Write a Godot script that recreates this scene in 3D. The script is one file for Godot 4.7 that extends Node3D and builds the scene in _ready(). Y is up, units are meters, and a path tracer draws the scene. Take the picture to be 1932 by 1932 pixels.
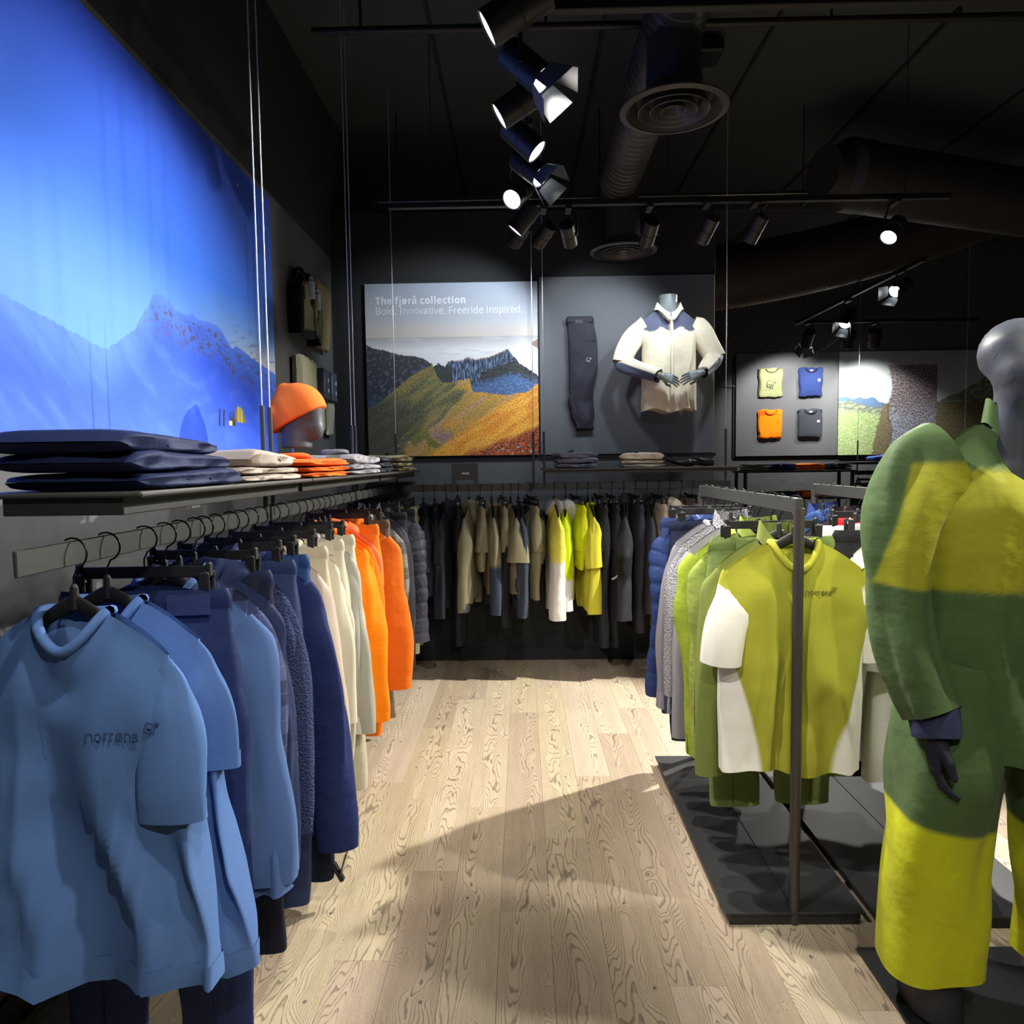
extends Node3D
# A clothing shop: dark walls, wooden floor, hanging rails of outdoor clothing, lit by ceiling spot lamps.

var used := {}
var rng := RandomNumberGenerator.new()
var ns := FastNoiseLite.new()
var mats := {}
var texs := {}
var hook_mesh: ArrayMesh
var arm_mesh: ArrayMesh
var neck_mesh: ArrayMesh
var bar_mesh: ArrayMesh
var clip_mesh: ArrayMesh
var spring_mesh: ArrayMesh

# ---------------------------------------------------------------- mesh collector
class MB:
	var v := PackedVector3Array()
	var n := PackedVector3Array()
	var c := PackedColorArray()
	var t := PackedVector2Array()
	var idx := PackedInt32Array()
	var col := Color.WHITE
	# a sheet of rows x cols points, smooth; closed joins the last column to the first
	func sheet(p: PackedVector3Array, rows: int, cols: int, closed: bool, colors := PackedColorArray()) -> void:
		var b := v.size()
		var nn := PackedVector3Array()
		nn.resize(p.size())
		var w := cols if closed else cols - 1
		var ids := PackedInt32Array()
		for j in rows - 1:
			for i in w:
				var i2 := (i + 1) % cols
				var a := j * cols + i
				var d := j * cols + i2
				var e := a + cols
				var f := d + cols
				var k := (p[e] - p[d]).cross(p[f] - p[a])
				nn[a] += k
				nn[d] += k
				nn[e] += k
				nn[f] += k
				ids.append_array([a, d, e, d, f, e])
		for i in nn.size():
			nn[i] = nn[i].normalized() if nn[i].length_squared() > 1e-20 else Vector3.UP
		# clockwise fronts: the normal is -(b-a)x(c-a)
		for i in ids.size():
			idx.append(b + ids[i])
		v.append_array(p)
		for i in nn.size():
			n.append(nn[i])
		if colors.size() == p.size():
			c.append_array(colors)
		else:
			for i in p.size():
				c.append(col)
		for j in rows:
			for i in cols:
				t.append(Vector2(float(i) / maxf(1, cols - 1), float(j) / maxf(1, rows - 1)))
	func tri(a: Vector3, b: Vector3, d: Vector3) -> void:
		var k := (d - a).cross(b - a).normalized()
		var s := v.size()
		v.append_array([a, b, d])
		n.append_array([k, k, k])
		c.append_array([col, col, col])
		t.append_array([Vector2.ZERO, Vector2.RIGHT, Vector2.ONE])
		idx.append_array([s, s + 1, s + 2])
	func quad(a: Vector3, b: Vector3, d: Vector3, e: Vector3) -> void:
		var k := (e - a).cross(b - a)
		if k.length_squared() < 1e-18:
			k = (d - b).cross(b - a)
		k = k.normalized()
		var s := v.size()
		v.append_array([a, b, d, e])
		n.append_array([k, k, k, k])
		c.append_array([col, col, col, col])
		t.append_array([Vector2.ZERO, Vector2.RIGHT, Vector2.ONE, Vector2.DOWN])
		idx.append_array([s, s + 1, s + 2, s, s + 2, s + 3])
	# a chamfered box
	func box(x: Transform3D, size: Vector3, bev := 0.003) -> void:
		var h := size * 0.5
		var b := minf(bev, minf(h.x, minf(h.y, h.z)) * 0.9)
		var ax := [Vector3.RIGHT, Vector3.UP, Vector3.BACK]
		for k in 3:
			var u: Vector3 = ax[(k + 1) % 3]
			var w: Vector3 = ax[(k + 2) % 3]
			var a: Vector3 = ax[k]
			var hu := h.dot(u) - b
			var hw := h.dot(w) - b
			var ha := h.dot(a)
			for s in [1.0, -1.0]:
				var o: Vector3 = a * ha * s
				var q := [o - u * hu - w * hw, o - u * hu + w * hw, o + u * hu + w * hw, o + u * hu - w * hw]
				if s < 0:
					q.reverse()
				quad(x * q[0], x * q[1], x * q[2], x * q[3])
			# edges along a
			for su in [1.0, -1.0]:
				for sw in [1.0, -1.0]:
					var e1: Vector3 = u * (hu + b) * su + w * hw * sw
					var e2: Vector3 = u * hu * su + w * (hw + b) * sw
					var g: Vector3 = a * (ha - b)
					if su * sw > 0:
						quad(x * (e1 - g), x * (e1 + g), x * (e2 + g), x * (e2 - g))
					else:
						quad(x * (e1 + g), x * (e1 - g), x * (e2 - g), x * (e2 + g))
		var hb := h - Vector3(b, b, b)
		for sx in [1.0, -1.0]:
			for sy in [1.0, -1.0]:
				for sz in [1.0, -1.0]:
					var p := Vector3(h.x * sx, hb.y * sy, hb.z * sz)
					var q2 := Vector3(hb.x * sx, h.y * sy, hb.z * sz)
					var r := Vector3(hb.x * sx, hb.y * sy, h.z * sz)
					if sx * sy * sz > 0:
						tri(x * p, x * r, x * q2)
					else:
						tri(x * p, x * q2, x * r)
	# a round tube along points; radii one for each point
	func tube(p: PackedVector3Array, radii, seg := 8, caps := true, flat := 1.0) -> void:
		var m := p.size()
		var pts := PackedVector3Array()
		var up := Vector3.UP
		var d0 := (p[1] - p[0]).normalized()
		if absf(d0.dot(up)) > 0.9:
			up = Vector3.BACK
		var side := d0.cross(up).normalized()
		for j in m:
			var d := (p[mini(j + 1, m - 1)] - p[maxi(j - 1, 0)]).normalized()
			side = (side - d * side.dot(d)).normalized()
			var o := side.cross(d)
			var r: float = radii[j] if radii is Array or radii is PackedFloat32Array else radii
			for i in seg:
				var a := TAU * i / seg
				pts.append(p[j] + side * cos(a) * r + o * sin(a) * r * flat)
		sheet(pts, m, seg, true)
		if caps:
			for e in [0, m - 1]:
				var ce := p[e]
				for i in seg:
					var a1 := pts[e * seg + i]
					var a2 := pts[e * seg + (i + 1) % seg]
					if e == 0:
						tri(ce, a2, a1)
					else:
						tri(ce, a1, a2)
	# profile points (radius, height) turned round y of x
	func lathe(x: Transform3D, prof: Array, seg := 24) -> void:
		for j in prof.size() - 1:
			var pts := PackedVector3Array()
			for q in [prof[j], prof[j + 1]]:
				for i in seg:
					var a := TAU * i / seg
					pts.append(x * Vector3(q.x * cos(a), q.y, q.x * sin(a)))
			sheet(pts, 2, seg, true)
	func mesh() -> ArrayMesh:
		var arr := []
		arr.resize(Mesh.ARRAY_MAX)
		arr[Mesh.ARRAY_VERTEX] = v
		arr[Mesh.ARRAY_NORMAL] = n
		arr[Mesh.ARRAY_COLOR] = c
		arr[Mesh.ARRAY_TEX_UV] = t
		arr[Mesh.ARRAY_INDEX] = idx
		var am := ArrayMesh.new()
		am.add_surface_from_arrays(Mesh.PRIMITIVE_TRIANGLES, arr)
		return am

# ---------------------------------------------------------------- naming
func numbered(called: String) -> String:
	var k: int = used.get(called, 0)
	used[called] = k + 1
	return called if k == 0 else "%s_%03d" % [called, k]

func tag(o: Node, label := "", category := "", group := "", kind := "") -> Node:
	for kv in [["label", label], ["category", category], ["group", group], ["kind", kind]]:
		if kv[1] != "":
			o.set_meta(kv[0], kv[1])
	return o

func thing(called: String, label: String, category: String, at := Vector3.ZERO, turn := 0.0, group := "") -> Node3D:
	var o := Node3D.new()
	o.name = numbered(called)
	add_child(o, true)
	o.position = at
	o.rotation.y = turn
	tag(o, label, category, group)
	return o

func part(parent: Node, called: String, m: Mesh, mat: Material, at := Vector3.ZERO) -> MeshInstance3D:
	var o := MeshInstance3D.new()
	o.name = called
	o.mesh = m
	o.material_override = mat
	parent.add_child(o, true)
	o.position = at
	return o

func struct(called: String, m: Mesh, mat: Material) -> MeshInstance3D:
	var o := part(self, numbered(called), m, mat)
	o.set_meta("kind", "structure")
	return o

func boxmesh(c: Vector3, s: Vector3, bev := 0.003) -> ArrayMesh:
	var m := MB.new()
	m.box(Transform3D(Basis.IDENTITY, c), s, bev)
	return m.mesh()

# ---------------------------------------------------------------- materials
func paint(key: String, col: Color, rough := 0.7, metal := 0.0) -> StandardMaterial3D:
	if not mats.has(key):
		var m := StandardMaterial3D.new()
		m.resource_name = key
		m.albedo_color = col
		m.roughness = rough
		m.metallic = metal
		mats[key] = m
	return mats[key]

func noise_image(size: int, freq: float, sd: int, oct := 4) -> Image:
	var f := FastNoiseLite.new()
	f.seed = sd
	f.frequency = freq
	f.fractal_octaves = oct
	return f.get_seamless_image(size, size)

func normal_tex(key: String) -> ImageTexture:
	if not texs.has(key):
		var im: Image
		if key == "shell":
			im = noise_image(256, 0.012, 5, 4)
			im.bump_map_to_normal_map(7.0)
		elif key == "knit":
			im = Image.create(256, 256, false, Image.FORMAT_RGB8)
			var big := noise_image(256, 0.01, 9, 3)
			for y in 256:
				for x in 256:
					var q := 0.5 + 0.06 * (sin(x * TAU / 8.0) + sin(y * TAU / 8.0)) + 0.5 * (big.get_pixel(x, y).r - 0.5)
					im.set_pixel(x, y, Color(q, q, q))
			im.bump_map_to_normal_map(5.0)
		elif key == "fleece":
			im = noise_image(256, 0.09, 3, 3)
			im.bump_map_to_normal_map(9.0)
		else:
			im = noise_image(256, 0.03, 8, 5)
			im.bump_map_to_normal_map(2.5)
		im.generate_mipmaps()
		texs[key] = ImageTexture.create_from_image(im)
	return texs[key]

func speckle_tex() -> ImageTexture:
	if not texs.has("speckle"):
		var im := noise_image(256, 0.16, 14, 2)
		for y in 256:
			for x in 256:
				var g := clampf(0.72 + 0.75 * (im.get_pixel(x, y).r - 0.45), 0.45, 1.0)
				im.set_pixel(x, y, Color(g, g, g))
		texs["speckle"] = ImageTexture.create_from_image(im)
	return texs["speckle"]

func plaid_tex(key: String, base: Color, dark: Color, lite: Color) -> ImageTexture:
	if not texs.has(key):
		var im := Image.create(128, 128, false, Image.FORMAT_RGB8)
		for y in 128:
			for x in 128:
				var d := 0.0
				d += 0.5 if (y % 128) < 60 else 0.0
				d += 0.5 if (x % 128) < 60 else 0.0
				var q := base.lerp(dark, d)
				if (y % 64) in [30, 31, 32] or (x % 64) in [30, 31, 32]:
					q = q.lerp(lite, 0.4)
				if (x + y) % 4 < 2:
					q = q.darkened(0.08)
				im.set_pixel(x, y, q)
		texs[key] = ImageTexture.create_from_image(im)
	return texs[key]

func cloth(col: Color, kind := "knit", vert := false) -> StandardMaterial3D:
	var key := "%s %s %s" % [kind, col.to_html(), vert]
	if not mats.has(key):
		var m := StandardMaterial3D.new()
		m.albedo_color = col
		m.vertex_color_use_as_albedo = vert
		m.roughness = 0.92
		m.uv1_triplanar = true
		m.normal_enabled = true
		m.rim_enabled = true
		m.rim = 0.08
		m.rim_tint = 1.0
		m.metallic_specular = 0.25
		if kind == "shell":
			m.roughness = 0.62
			m.rim = 0.1
			m.normal_texture = normal_tex("shell")
			m.normal_scale = 0.45
			m.uv1_scale = Vector3.ONE * 3.2
		elif kind == "down":
			m.roughness = 0.5
			m.normal_texture = normal_tex("shell")
			m.normal_scale = 0.9
			m.uv1_scale = Vector3.ONE * 7.0
		elif kind == "fleece":
			m.normal_texture = normal_tex("fleece")
			m.normal_scale = 1.2
			m.uv1_scale = Vector3.ONE * 5.0
			m.albedo_texture = speckle_tex()
		elif kind == "melange":
			m.normal_texture = normal_tex("knit")
			m.normal_scale = 0.35
			m.uv1_scale = Vector3.ONE * 13.0
			m.albedo_texture = speckle_tex()
		elif kind == "plaid":
			m.albedo_color = Color.WHITE
			m.albedo_texture = plaid_tex("plaid" + col.to_html(), col, col.darkened(0.55), col.lightened(0.25))
			m.normal_texture = normal_tex("knit")
			m.normal_scale = 0.4
			m.uv1_scale = Vector3.ONE * 7.0
		else:
			m.normal_texture = normal_tex("knit")
			m.normal_scale = 0.35
			m.uv1_scale = Vector3.ONE * 13.0
		mats[key] = m
	return mats[key]

func c8(r: int, g: int, b: int) -> Color:
	return Color8(r, g, b)

# ---------------------------------------------------------------- clothes on hangers
class Shape:
	var ns: FastNoiseLite
	var hw := 0.21
	var cw := 0.25
	var hm := 0.25
	var ln := 0.7
	var th := 0.045
	var nk := 0.075
	var sd := 0.085
	var df := 0.07
	var db := 0.012
	var nz := 0.05
	var famp := 0.012
	var quilt := 0.0
	var ph := 0.0
	var bow := 0.0
	var zo := 0.0
	var hemc := 0.0
	func pt(xf: float, zm: float, side: float, t: float) -> Vector3:
		var w := lerpf(hw, cw, smoothstep(0.0, 0.22, t))
		w = lerpf(w, hm, smoothstep(0.3, 1.0, t))
		var ax := absf(hw * xf)
		var yt := 0.0
		var zt := 0.0115 * zm + th * zm * smoothstep(-0.02, 0.25, t)
		if ax < nk:
			var q := 1.0 - (ax / nk) * (ax / nk)
			yt = -(df if side > 0 else db) * q
			zt = maxf(zt, nz * sqrt(q) * clampf(1.0 - t * 3.0, 0.0, 1.0))
		else:
			yt = -sd * pow((ax - nk) / (hw - nk), 1.3)
		var y := lerpf(yt, -ln - hemc * xf * xf + (0.012 * sin(xf * 5.0 + ph)), t)
		if quilt > 0.0:
			var qq := pow(absf(sin(PI * (y + 0.02 * xf * xf) / quilt)), 0.38)
			zt *= 0.86 + 0.2 * qq
			w *= 0.985 + 0.02 * qq
		var x := w * xf
		var fr := xf * 5.5 + ph + 0.5 * side + 4.0 * ns.get_noise_2d(xf * 30.0 + ph * 40.0, t * 34.0)
		var f := famp * smoothstep(0.03, 0.75, t) * (1.15 * sin(fr) + 0.45 * sin(fr * 2.3 + 1.0) + 3.4 * ns.get_noise_3d(x * 170.0 + ph * 70.0, y * 34.0, side * 30.0)) + 0.35 * famp * ns.get_noise_3d(x * 300.0 + ph * 30.0, y * 260.0, side * 20.0)
		return Vector3(x, y, side * zt + f + bow * xf * absf(xf) + zo * t)

# split: the half width, as a share, of a middle panel; its colour pa, the sides pb below t 0.2
func body_mesh(s: Shape, nu: int, nv: int, colf, y0 := 0.0, split = null, pa := Color.WHITE, pb := Color.WHITE) -> ArrayMesh:
	var p := PackedVector3Array()
	var c := PackedColorArray()
	var paintit: bool = colf != null
	for j in nv + 1:
		var t := lerpf(y0, 1.0, float(j) / nv)
		for i in nu:
			var a := TAU * i / nu
			var ca := cos(a)
			var sa := -sin(a)
			var side := 1.0 if sa >= 0 else -1.0
			var xf := pow(absf(ca), 0.8)
			var outer := xf > 0.8
			if split != null:
				var e: float = split.call(t)
				xf = xf / 0.8 * e if xf <= 0.8 else e + (xf - 0.8) / 0.2 * (1.0 - e)
			var q := s.pt(signf(ca) * xf, pow(absf(sa), 0.6), side, t)
			p.append(q)
			if split != null:
				c.append(pb if outer and t > 0.17 else pa)
			elif paintit:
				c.append(colf.call(q.x, q.y, side))
	var m := MB.new()
	m.sheet(p, nv + 1, nu, true, c)
	return m.mesh()

func bez(a: Vector3, b: Vector3, c: Vector3, d: Vector3, t: float) -> Vector3:
	return a.bezier_interpolate(b, c, d, t)

# a sleeve or trouser leg: oval rings along a curve; ra in the plane of the garment, rb across it
func limb(m: MB, cp: Array, ra: Array, rb: Array, rows: int, seg: int, wr: float, sd: float, quilt := 0.0, colf = null, t0 := 0.0, t1 := 1.0, grow := 1.0) -> void:
	var p := PackedVector3Array()
	var c := PackedColorArray()
	var length: float = (cp[3] - cp[0]).length()
	for j in rows + 1:
		var t := lerpf(t0, t1, float(j) / rows)
		var o := bez(cp[0], cp[1], cp[2], cp[3], t)
		var d := (bez(cp[0], cp[1], cp[2], cp[3], minf(t + 0.02, 1.0)) - bez(cp[0], cp[1], cp[2], cp[3], maxf(t - 0.02, 0.0))).normalized()
		var b := Vector3.BACK
		b = (b - d * d.dot(b)).normalized()
		var a := d.cross(b)
		var x: float = lerpf(ra[0], ra[1], smoothstep(0.0, 0.35, t)) if t < 0.35 else lerpf(ra[1], ra[2], (t - 0.35) / 0.65)
		var y: float = lerpf(rb[0], rb[1], smoothstep(0.0, 0.35, t)) if t < 0.35 else lerpf(rb[1], rb[2], (t - 0.35) / 0.65)
		var w := wr * smoothstep(0.0, 0.15, t)
		if quilt > 0:
			var g := 0.91 + 0.12 * pow(absf(sin(PI * t * length / quilt)), 0.38)
			x *= g
			y *= g
		for i in seg:
			var an := TAU * i / seg
			var ca := cos(an)
			var sa := sin(an)
			var ca2 := signf(ca) * pow(absf(ca), 0.85)
			var sa2 := signf(sa) * pow(absf(sa), 0.85)
			var k := 1.0 + w * (3.2 * ns.get_noise_3d(ca * 22.0 + sd * 50.0, t * length * 95.0 + 12.0 * sa, sa * 22.0) + 0.6 * sin(an * 3.0 + sd * 7.0 + t * 3.0))
			var q := o + (a * ca2 * x * -1.0 - b * sa2 * y) * k * grow
			p.append(q)
			if colf != null:
				c.append(colf.call(q.x, q.y, -sa))
	m.sheet(p, rows + 1, seg, true, c)

# g: shirts, fleeces, jackets. Origin: the top of the neck, on the hanger. +x to one shoulder, +z to the front.
func make_top(g: Dictionary) -> Node3D:
	var o := thing(g.name, g.label, g.cat, g.at, g.get("turn", 0.0), g.get("group", ""))
	fill_top(o, g)
	return o

func fill_top(o: Node3D, g: Dictionary) -> void:
	var s := Shape.new()
	s.ns = ns
	s.hw = g.get("hw", 0.205)
	s.cw = g.get("cw", s.hw + 0.035)
	s.hm = g.get("hm", s.cw)
	s.ln = g.get("ln", 0.72)
	s.th = g.get("th", 0.034)
	s.df = g.get("df", 0.075)
	s.famp = g.get("fold", 0.009)
	s.quilt = g.get("quilt", 0.0)
	s.ph = g.get("sd", 1.0) * 2.37
	s.bow = g.get("bow", 0.0)
	s.hemc = g.get("hemc", 0.0)
	var hi: bool = g.get("hi", false)
	var colf = g.get("colf")
	var kind: String = g.get("kind", "knit")
	var col: Color = g.col
	var mat := cloth(Color.WHITE if colf != null else col, kind, colf != null)
	var smat: Material = cloth(g.scol, kind) if g.has("scol") else mat
	var nv := 44 if hi else 26
	if s.quilt > 0:
		nv = int(s.ln / s.quilt * 11.0)
	part(o, "body", body_mesh(s, g.get("nu", 56 if hi else 40), g.get("nv", nv), colf, 0.0, g.get("split"), g.get("pa", Color.WHITE), g.get("pb", Color.WHITE)), mat)
	# sleeves
	var sl: float = g.get("sl", 0.62)
	var out: Array = g.get("out", [0.05, 0.05])
	var sr: Array = g.get("sr", [0.088, 0.073, 0.05] if sl > 0.4 else [0.088, 0.073, 0.066])
	var st: Array = g.get("st", [0.024, 0.042, 0.036] if sl > 0.4 else [0.015, 0.036, 0.034])
	var sf = g.get("sleevef")
	if sl > 0:
		for k in 2:
			var x := 1.0 if k == 0 else -1.0
			var u: float = out[k]
			var zb: float = g.get("zb", 0.02) * (1.0 if (int(g.get("sd", 1)) + k) % 2 == 0 else -0.6)
			var cp := [Vector3(x * (s.hw - 0.062), -s.sd - 0.066, s.bow * x), Vector3(x * (s.hw - 0.012), -s.sd - 0.12, s.bow * x), Vector3(x * (s.hw - 0.045 + u * 0.9), -s.sd - sl * 0.58, s.bow * x + zb), Vector3(x * (s.hw - 0.045 + u), -s.sd - sl, s.bow * x + zb * 0.5)]
			var m := MB.new()
			limb(m, cp, sr, st, (30 if hi else 20) if s.quilt == 0.0 else int(sl / s.quilt * 10.0), 22 if hi else 16, g.get("wr", 0.14), s.ph + k, s.quilt, sf, 0.0, 1.0)
			var sm: Material = cloth(Color.WHITE, kind, true) if sf != null else smat
			var sp := part(o, "sleeve", m.mesh(), sm)
			if g.has("cuff"):
				var m2 := MB.new()
				limb(m2, cp, [sr[0], sr[1], sr[2] * g.get("cuffs", 0.86)], [st[0], st[1], st[2] * g.get("cuffs", 0.86)], 5, 22, g.get("wr", 0.1) if g.has("cuffs") else 0.02, s.ph + k, 0.0, null, 0.92 if sl > 0.4 else 0.9, 1.0, 1.09 if sl > 0.4 else 1.035)
				part(sp, "cuff", m2.mesh(), cloth(g.cuff, "knit"))
	# neck
	var cs: String = g.get("collar", "crew")
	var ring := PackedVector3Array()
	var nr := 28
	for i in nr + 1:
		var a := TAU * i / nr
		var xf := cos(a) * s.nk / s.hw
		var side := 1.0 if sin(a) >= 0 else -1.0
		ring.append(s.pt(xf * 0.995, 0.0 if absf(sin(a)) < 0.01 else 1.0, side, 0.0) + Vector3(0, 0.002, 0))
	var cm := MB.new()
	var cmat: Material = cloth(g.ccol, kind) if g.has("ccol") else (cloth(col, kind) if colf != null else mat)
	if cs == "crew":
		cm.tube(ring, 0.011, 8, false)
		part(o, "collar", cm.mesh(), cmat)
	elif cs == "hood":
		var p := PackedVector3Array()
		var r := 16
		for j in r + 1:
			var t := float(j) / r
			for i in 22:
				var a := TAU * i / 22
				var rr := sin(PI * clampf(t, 0.02, 0.98))
				var nz := 1.0 + 0.5 * ns.get_noise_3d(cos(a) * 40.0 + s.ph * 20.0, t * 60.0, sin(a) * 40.0)
				var x2 := cos(a) * 0.118 * pow(rr, 0.7) * nz
				var z2 := -0.012 - sin(a) * 0.058 * pow(rr, 0.6) * nz
				p.append(Vector3(x2, 0.035 - t * 0.19 + 0.03 * absf(x2) / 0.12, z2 - 0.03 * t))
		cm.sheet(p, r + 1, 22, true)
		var r2 := PackedVector3Array()
		for q in ring:
			r2.append(q + Vector3(0, 0.012, 0))
		cm.tube(r2, 0.017, 8, false)
		part(o, "hood", cm.mesh(), cmat)
	else:
		var h := 0.062 if cs == "stand" else 0.03
		var p := PackedVector3Array()
		for lv in 4:
			for i in nr:
				var q := ring[i]
				p.append(q * Vector3(1.0 - 0.04 * lv, 1, 1.0 - 0.06 * lv) + Vector3(0, h * lv / 3.0, 0))
		cm.sheet(p, 4, nr, true)
		if cs == "shirt":
			var p2 := PackedVector3Array()
			for lv in 5:
				for i in nr:
					var q := ring[i]
					var fr := maxf(0.0, sin(TAU * i / nr))
					p2.append(q * Vector3(0.9 + 0.085 * lv, 1, 0.86 + 0.11 * lv) + Vector3(0, 0.034 - 0.004 * lv * lv - fr * fr * lv * 0.006, 0.004 * lv * fr))
			cm.sheet(p2, 5, nr, true)
		part(o, "collar", cm.mesh(), cmat)
	if g.get("zip", false):
		var zm := MB.new()
		var zl := PackedVector3Array()
		var t0 := 0.02
		for j in 21:
			zl.append(s.pt(0.0, 1.0, 1.0, lerpf(t0, 0.99, j / 20.0)) + Vector3(0, 0, 0.003))
		zm.tube(zl, 0.007, 6, true, 0.5)
		part(o, "zip", zm.mesh(), paint("zip", g.get("zcol", c8(22, 22, 24)), 0.5))
	if g.get("hem", false):
		var hp := PackedVector3Array()
		for lv in 4:
			for i in 40:
				var a := TAU * i / 40
				var ca := cos(a)
				var sa := -sin(a)
				var q := s.pt(signf(ca) * pow(absf(ca), 0.8), pow(absf(sa), 0.6), 1.0 if sa >= 0 else -1.0, lerpf(0.93, 1.0, lv / 3.0))
				hp.append(Vector3(q.x * 1.012, q.y - 0.002, q.z * 1.03))
		var hmm := MB.new()
		hmm.sheet(hp, 4, 40, true)
		part(o, "hem_band", hmm.mesh(), cloth(g.get("hemcol", g.get("cuff", col)), "knit"))
	if g.has("pocket"):
		var pm := MB.new()
		var pp := PackedVector3Array()
		var e: Array = g.pocket   # xf, t, width in xf, height in t
		for j in 9:
			for i in 9:
				pp.append(s.pt(e[0] + e[2] * (i / 8.0 - 0.5), 1.0 if absf(e[0]) < 0.6 else 0.85, 1.0, e[1] + e[3] * j / 8.0) + Vector3(0, 0, 0.005))
		pm.sheet(pp, 9, 9, false)
		var po := part(o, "pocket", pm.mesh(), cloth(g.get("pcol", col), "shell"))
		var pz := MB.new()
		var z1 := s.pt(e[0] - e[2] * 0.2, 0.9, 1.0, e[1] + e[3] * 0.2) + Vector3(0, 0, 0.008)
		var z2 := s.pt(e[0] + e[2] * 0.2, 0.9, 1.0, e[1] + e[3] * 0.85) + Vector3(0, 0, 0.008)
		pz.tube(PackedVector3Array([z1, z2]), 0.004, 6)
		part(po, "zip", pz.mesh(), paint("zip " + String(g.get("pzip", "dark")), c8(235, 90, 20) if g.get("pzip", "") == "orange" else c8(20, 20, 22), 0.5))

# trousers and shorts. Origin: the top of the waistband, hanging from two clips.
func make_pants(g: Dictionary) -> Node3D:
	var o := thing(g.name, g.label, g.cat, g.at, g.get("turn", 0.0), g.get("group", ""))
	fill_pants(o, g)
	return o

func fill_pants(o: Node3D, g: Dictionary) -> void:
	var w: float = g.get("w", 0.2)
	var hem: float = g.get("hem", 0.088)
	var ln: float = g.get("ln", 1.08)
	var th: float = g.get("th", 0.036)
	var sd: float = g.get("sd", 1.0) * 3.1
	var kind: String = g.get("kind", "shell")
	var col: Color = g.col
	var mat := cloth(col, kind)
	var hi: bool = g.get("hi", false)
	var cr := 0.29
	var m := MB.new()
	var p := PackedVector3Array()
	var nu := 44
	var nv := 12
	for j in nv + 1:
		var t := float(j) / nv
		for i in nu:
			var a := TAU * i / nu
			var ca := cos(a)
			var sa := -sin(a)
			var xf := signf(ca) * pow(absf(ca), 0.75)
			var ww := lerpf(w, w * 1.1, smoothstep(0.0, 0.8, t))
			var pinch := 1.0 - 0.55 * t * t * exp(-pow(xf * 7.0, 2.0))
			var z := (0.016 + th * smoothstep(-0.1, 0.6, t)) * signf(sa) * pow(absf(sa), 0.6) * pinch
			z += 0.007 * t * sin(xf * 5.0 + sd) + 0.02 * t * ns.get_noise_3d(xf * 30.0 + sd * 10.0, t * 30.0, signf(sa) * 20.0)
			p.append(Vector3(xf * ww, -t * (cr + 0.02) + (0.012 * cos(xf * 3.1) - 0.006 if sa < 0 else 0.0) * (1.0 - t), z))
	m.sheet(p, nv + 1, nu, true)
	part(o, "seat", m.mesh(), mat)
	var sw: float = g.get("sway", 0.0)
	for k in 2:
		var x := 1.0 if k == 0 else -1.0
		var lm := MB.new()
		var ls := ln - (0.02 if k == 0 else 0.0) - cr * 0.75
		var cp := [Vector3(x * w * 0.54, -cr * 0.75, 0.0), Vector3(x * w * 0.6, -cr - ls * 0.25, 0.01 * x), Vector3(x * (w * 0.58 + sw), -cr - ls * 0.55, 0.018 * x), Vector3(x * (w * 0.56 + sw), -ln + (0.02 if k == 0 else 0.0), 0.01 * x)]
		limb(lm, cp, [w * 0.55, w * 0.54, hem], [th * 0.95, th * 1.12, th * 0.92], 30 if hi else 20, 20 if hi else 14, g.get("wr", 0.09), sd + k, 0.0)
		var lg := part(o, "leg", lm.mesh(), cloth(g.lcol, kind) if g.has("lcol") else mat)
		if hi or g.get("seam", false):
			var pz := MB.new()
			var pts := PackedVector3Array()
			for j in 9:
				var xf := lerpf(0.3, 0.86, j / 8.0)
				var zz := (0.016 + th * 0.95) * pow(maxf(0.0, 1.0 - pow(xf, 2.67)), 0.3) + 0.006
				pts.append(Vector3(x * xf * w * 1.09, -0.185 - 0.035 * j / 8.0, zz))
			pz.tube(pts, 0.0035, 6, true, 0.6)
			part(lg, "pocket_zip", pz.mesh(), cloth(col.darkened(0.45), "shell"))
			var sm := MB.new()
			pts = PackedVector3Array()
			for j in 16:
				var t := lerpf(0.02, 0.98, j / 15.0)
				pts.append(bez(cp[0], cp[1], cp[2], cp[3], t) + Vector3(0.01 * x, 0, lerpf(th * 1.15, th * 0.95, t)))
			sm.tube(pts, 0.0018, 5)
			part(lg, "crease_seam", sm.mesh(), cloth(col.darkened(0.25), "shell"))
		if g.get("buckle", false) and k == 0:
			var bk := MB.new()
			bk.box(Transform3D(Basis(Vector3.BACK, 0.5), cp[3] + Vector3(hem + 0.015, 0.02, 0.0)), Vector3(0.016, 0.07, 0.024), 0.004)
			bk.box(Transform3D(Basis(Vector3.BACK, -0.3), cp[3] + Vector3(hem + 0.035, 0.05, 0.0)), Vector3(0.004, 0.08, 0.02), 0.001)
			part(lg, "buckle", bk.mesh(), paint("black plastic", c8(20, 20, 22), 0.35))
	var bm := MB.new()
	var bp := PackedVector3Array()
	for lv in 4:
		for i in nu:
			var a := TAU * i / nu
			var ca := cos(a)
			var sa := -sin(a)
			var xf := signf(ca) * pow(absf(ca), 0.75)
			var e := 1.02 if lv in [1, 2] else 0.99
			bp.append(Vector3(xf * w * e * lerpf(1.0, 1.02, lv / 3.0), 0.004 - 0.048 * lv / 3.0 + (0.012 * cos(xf * 3.1) - 0.006 if sa < 0 else 0.0), (0.016 + th * 0.25 + (0.004 if lv in [1, 2] else 0.0)) * signf(sa) * pow(absf(sa), 0.6)))
	bm.sheet(bp, 4, nu, true)
	part(o, "waistband", bm.mesh(), cloth(g.get("wcol", col), kind))
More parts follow.
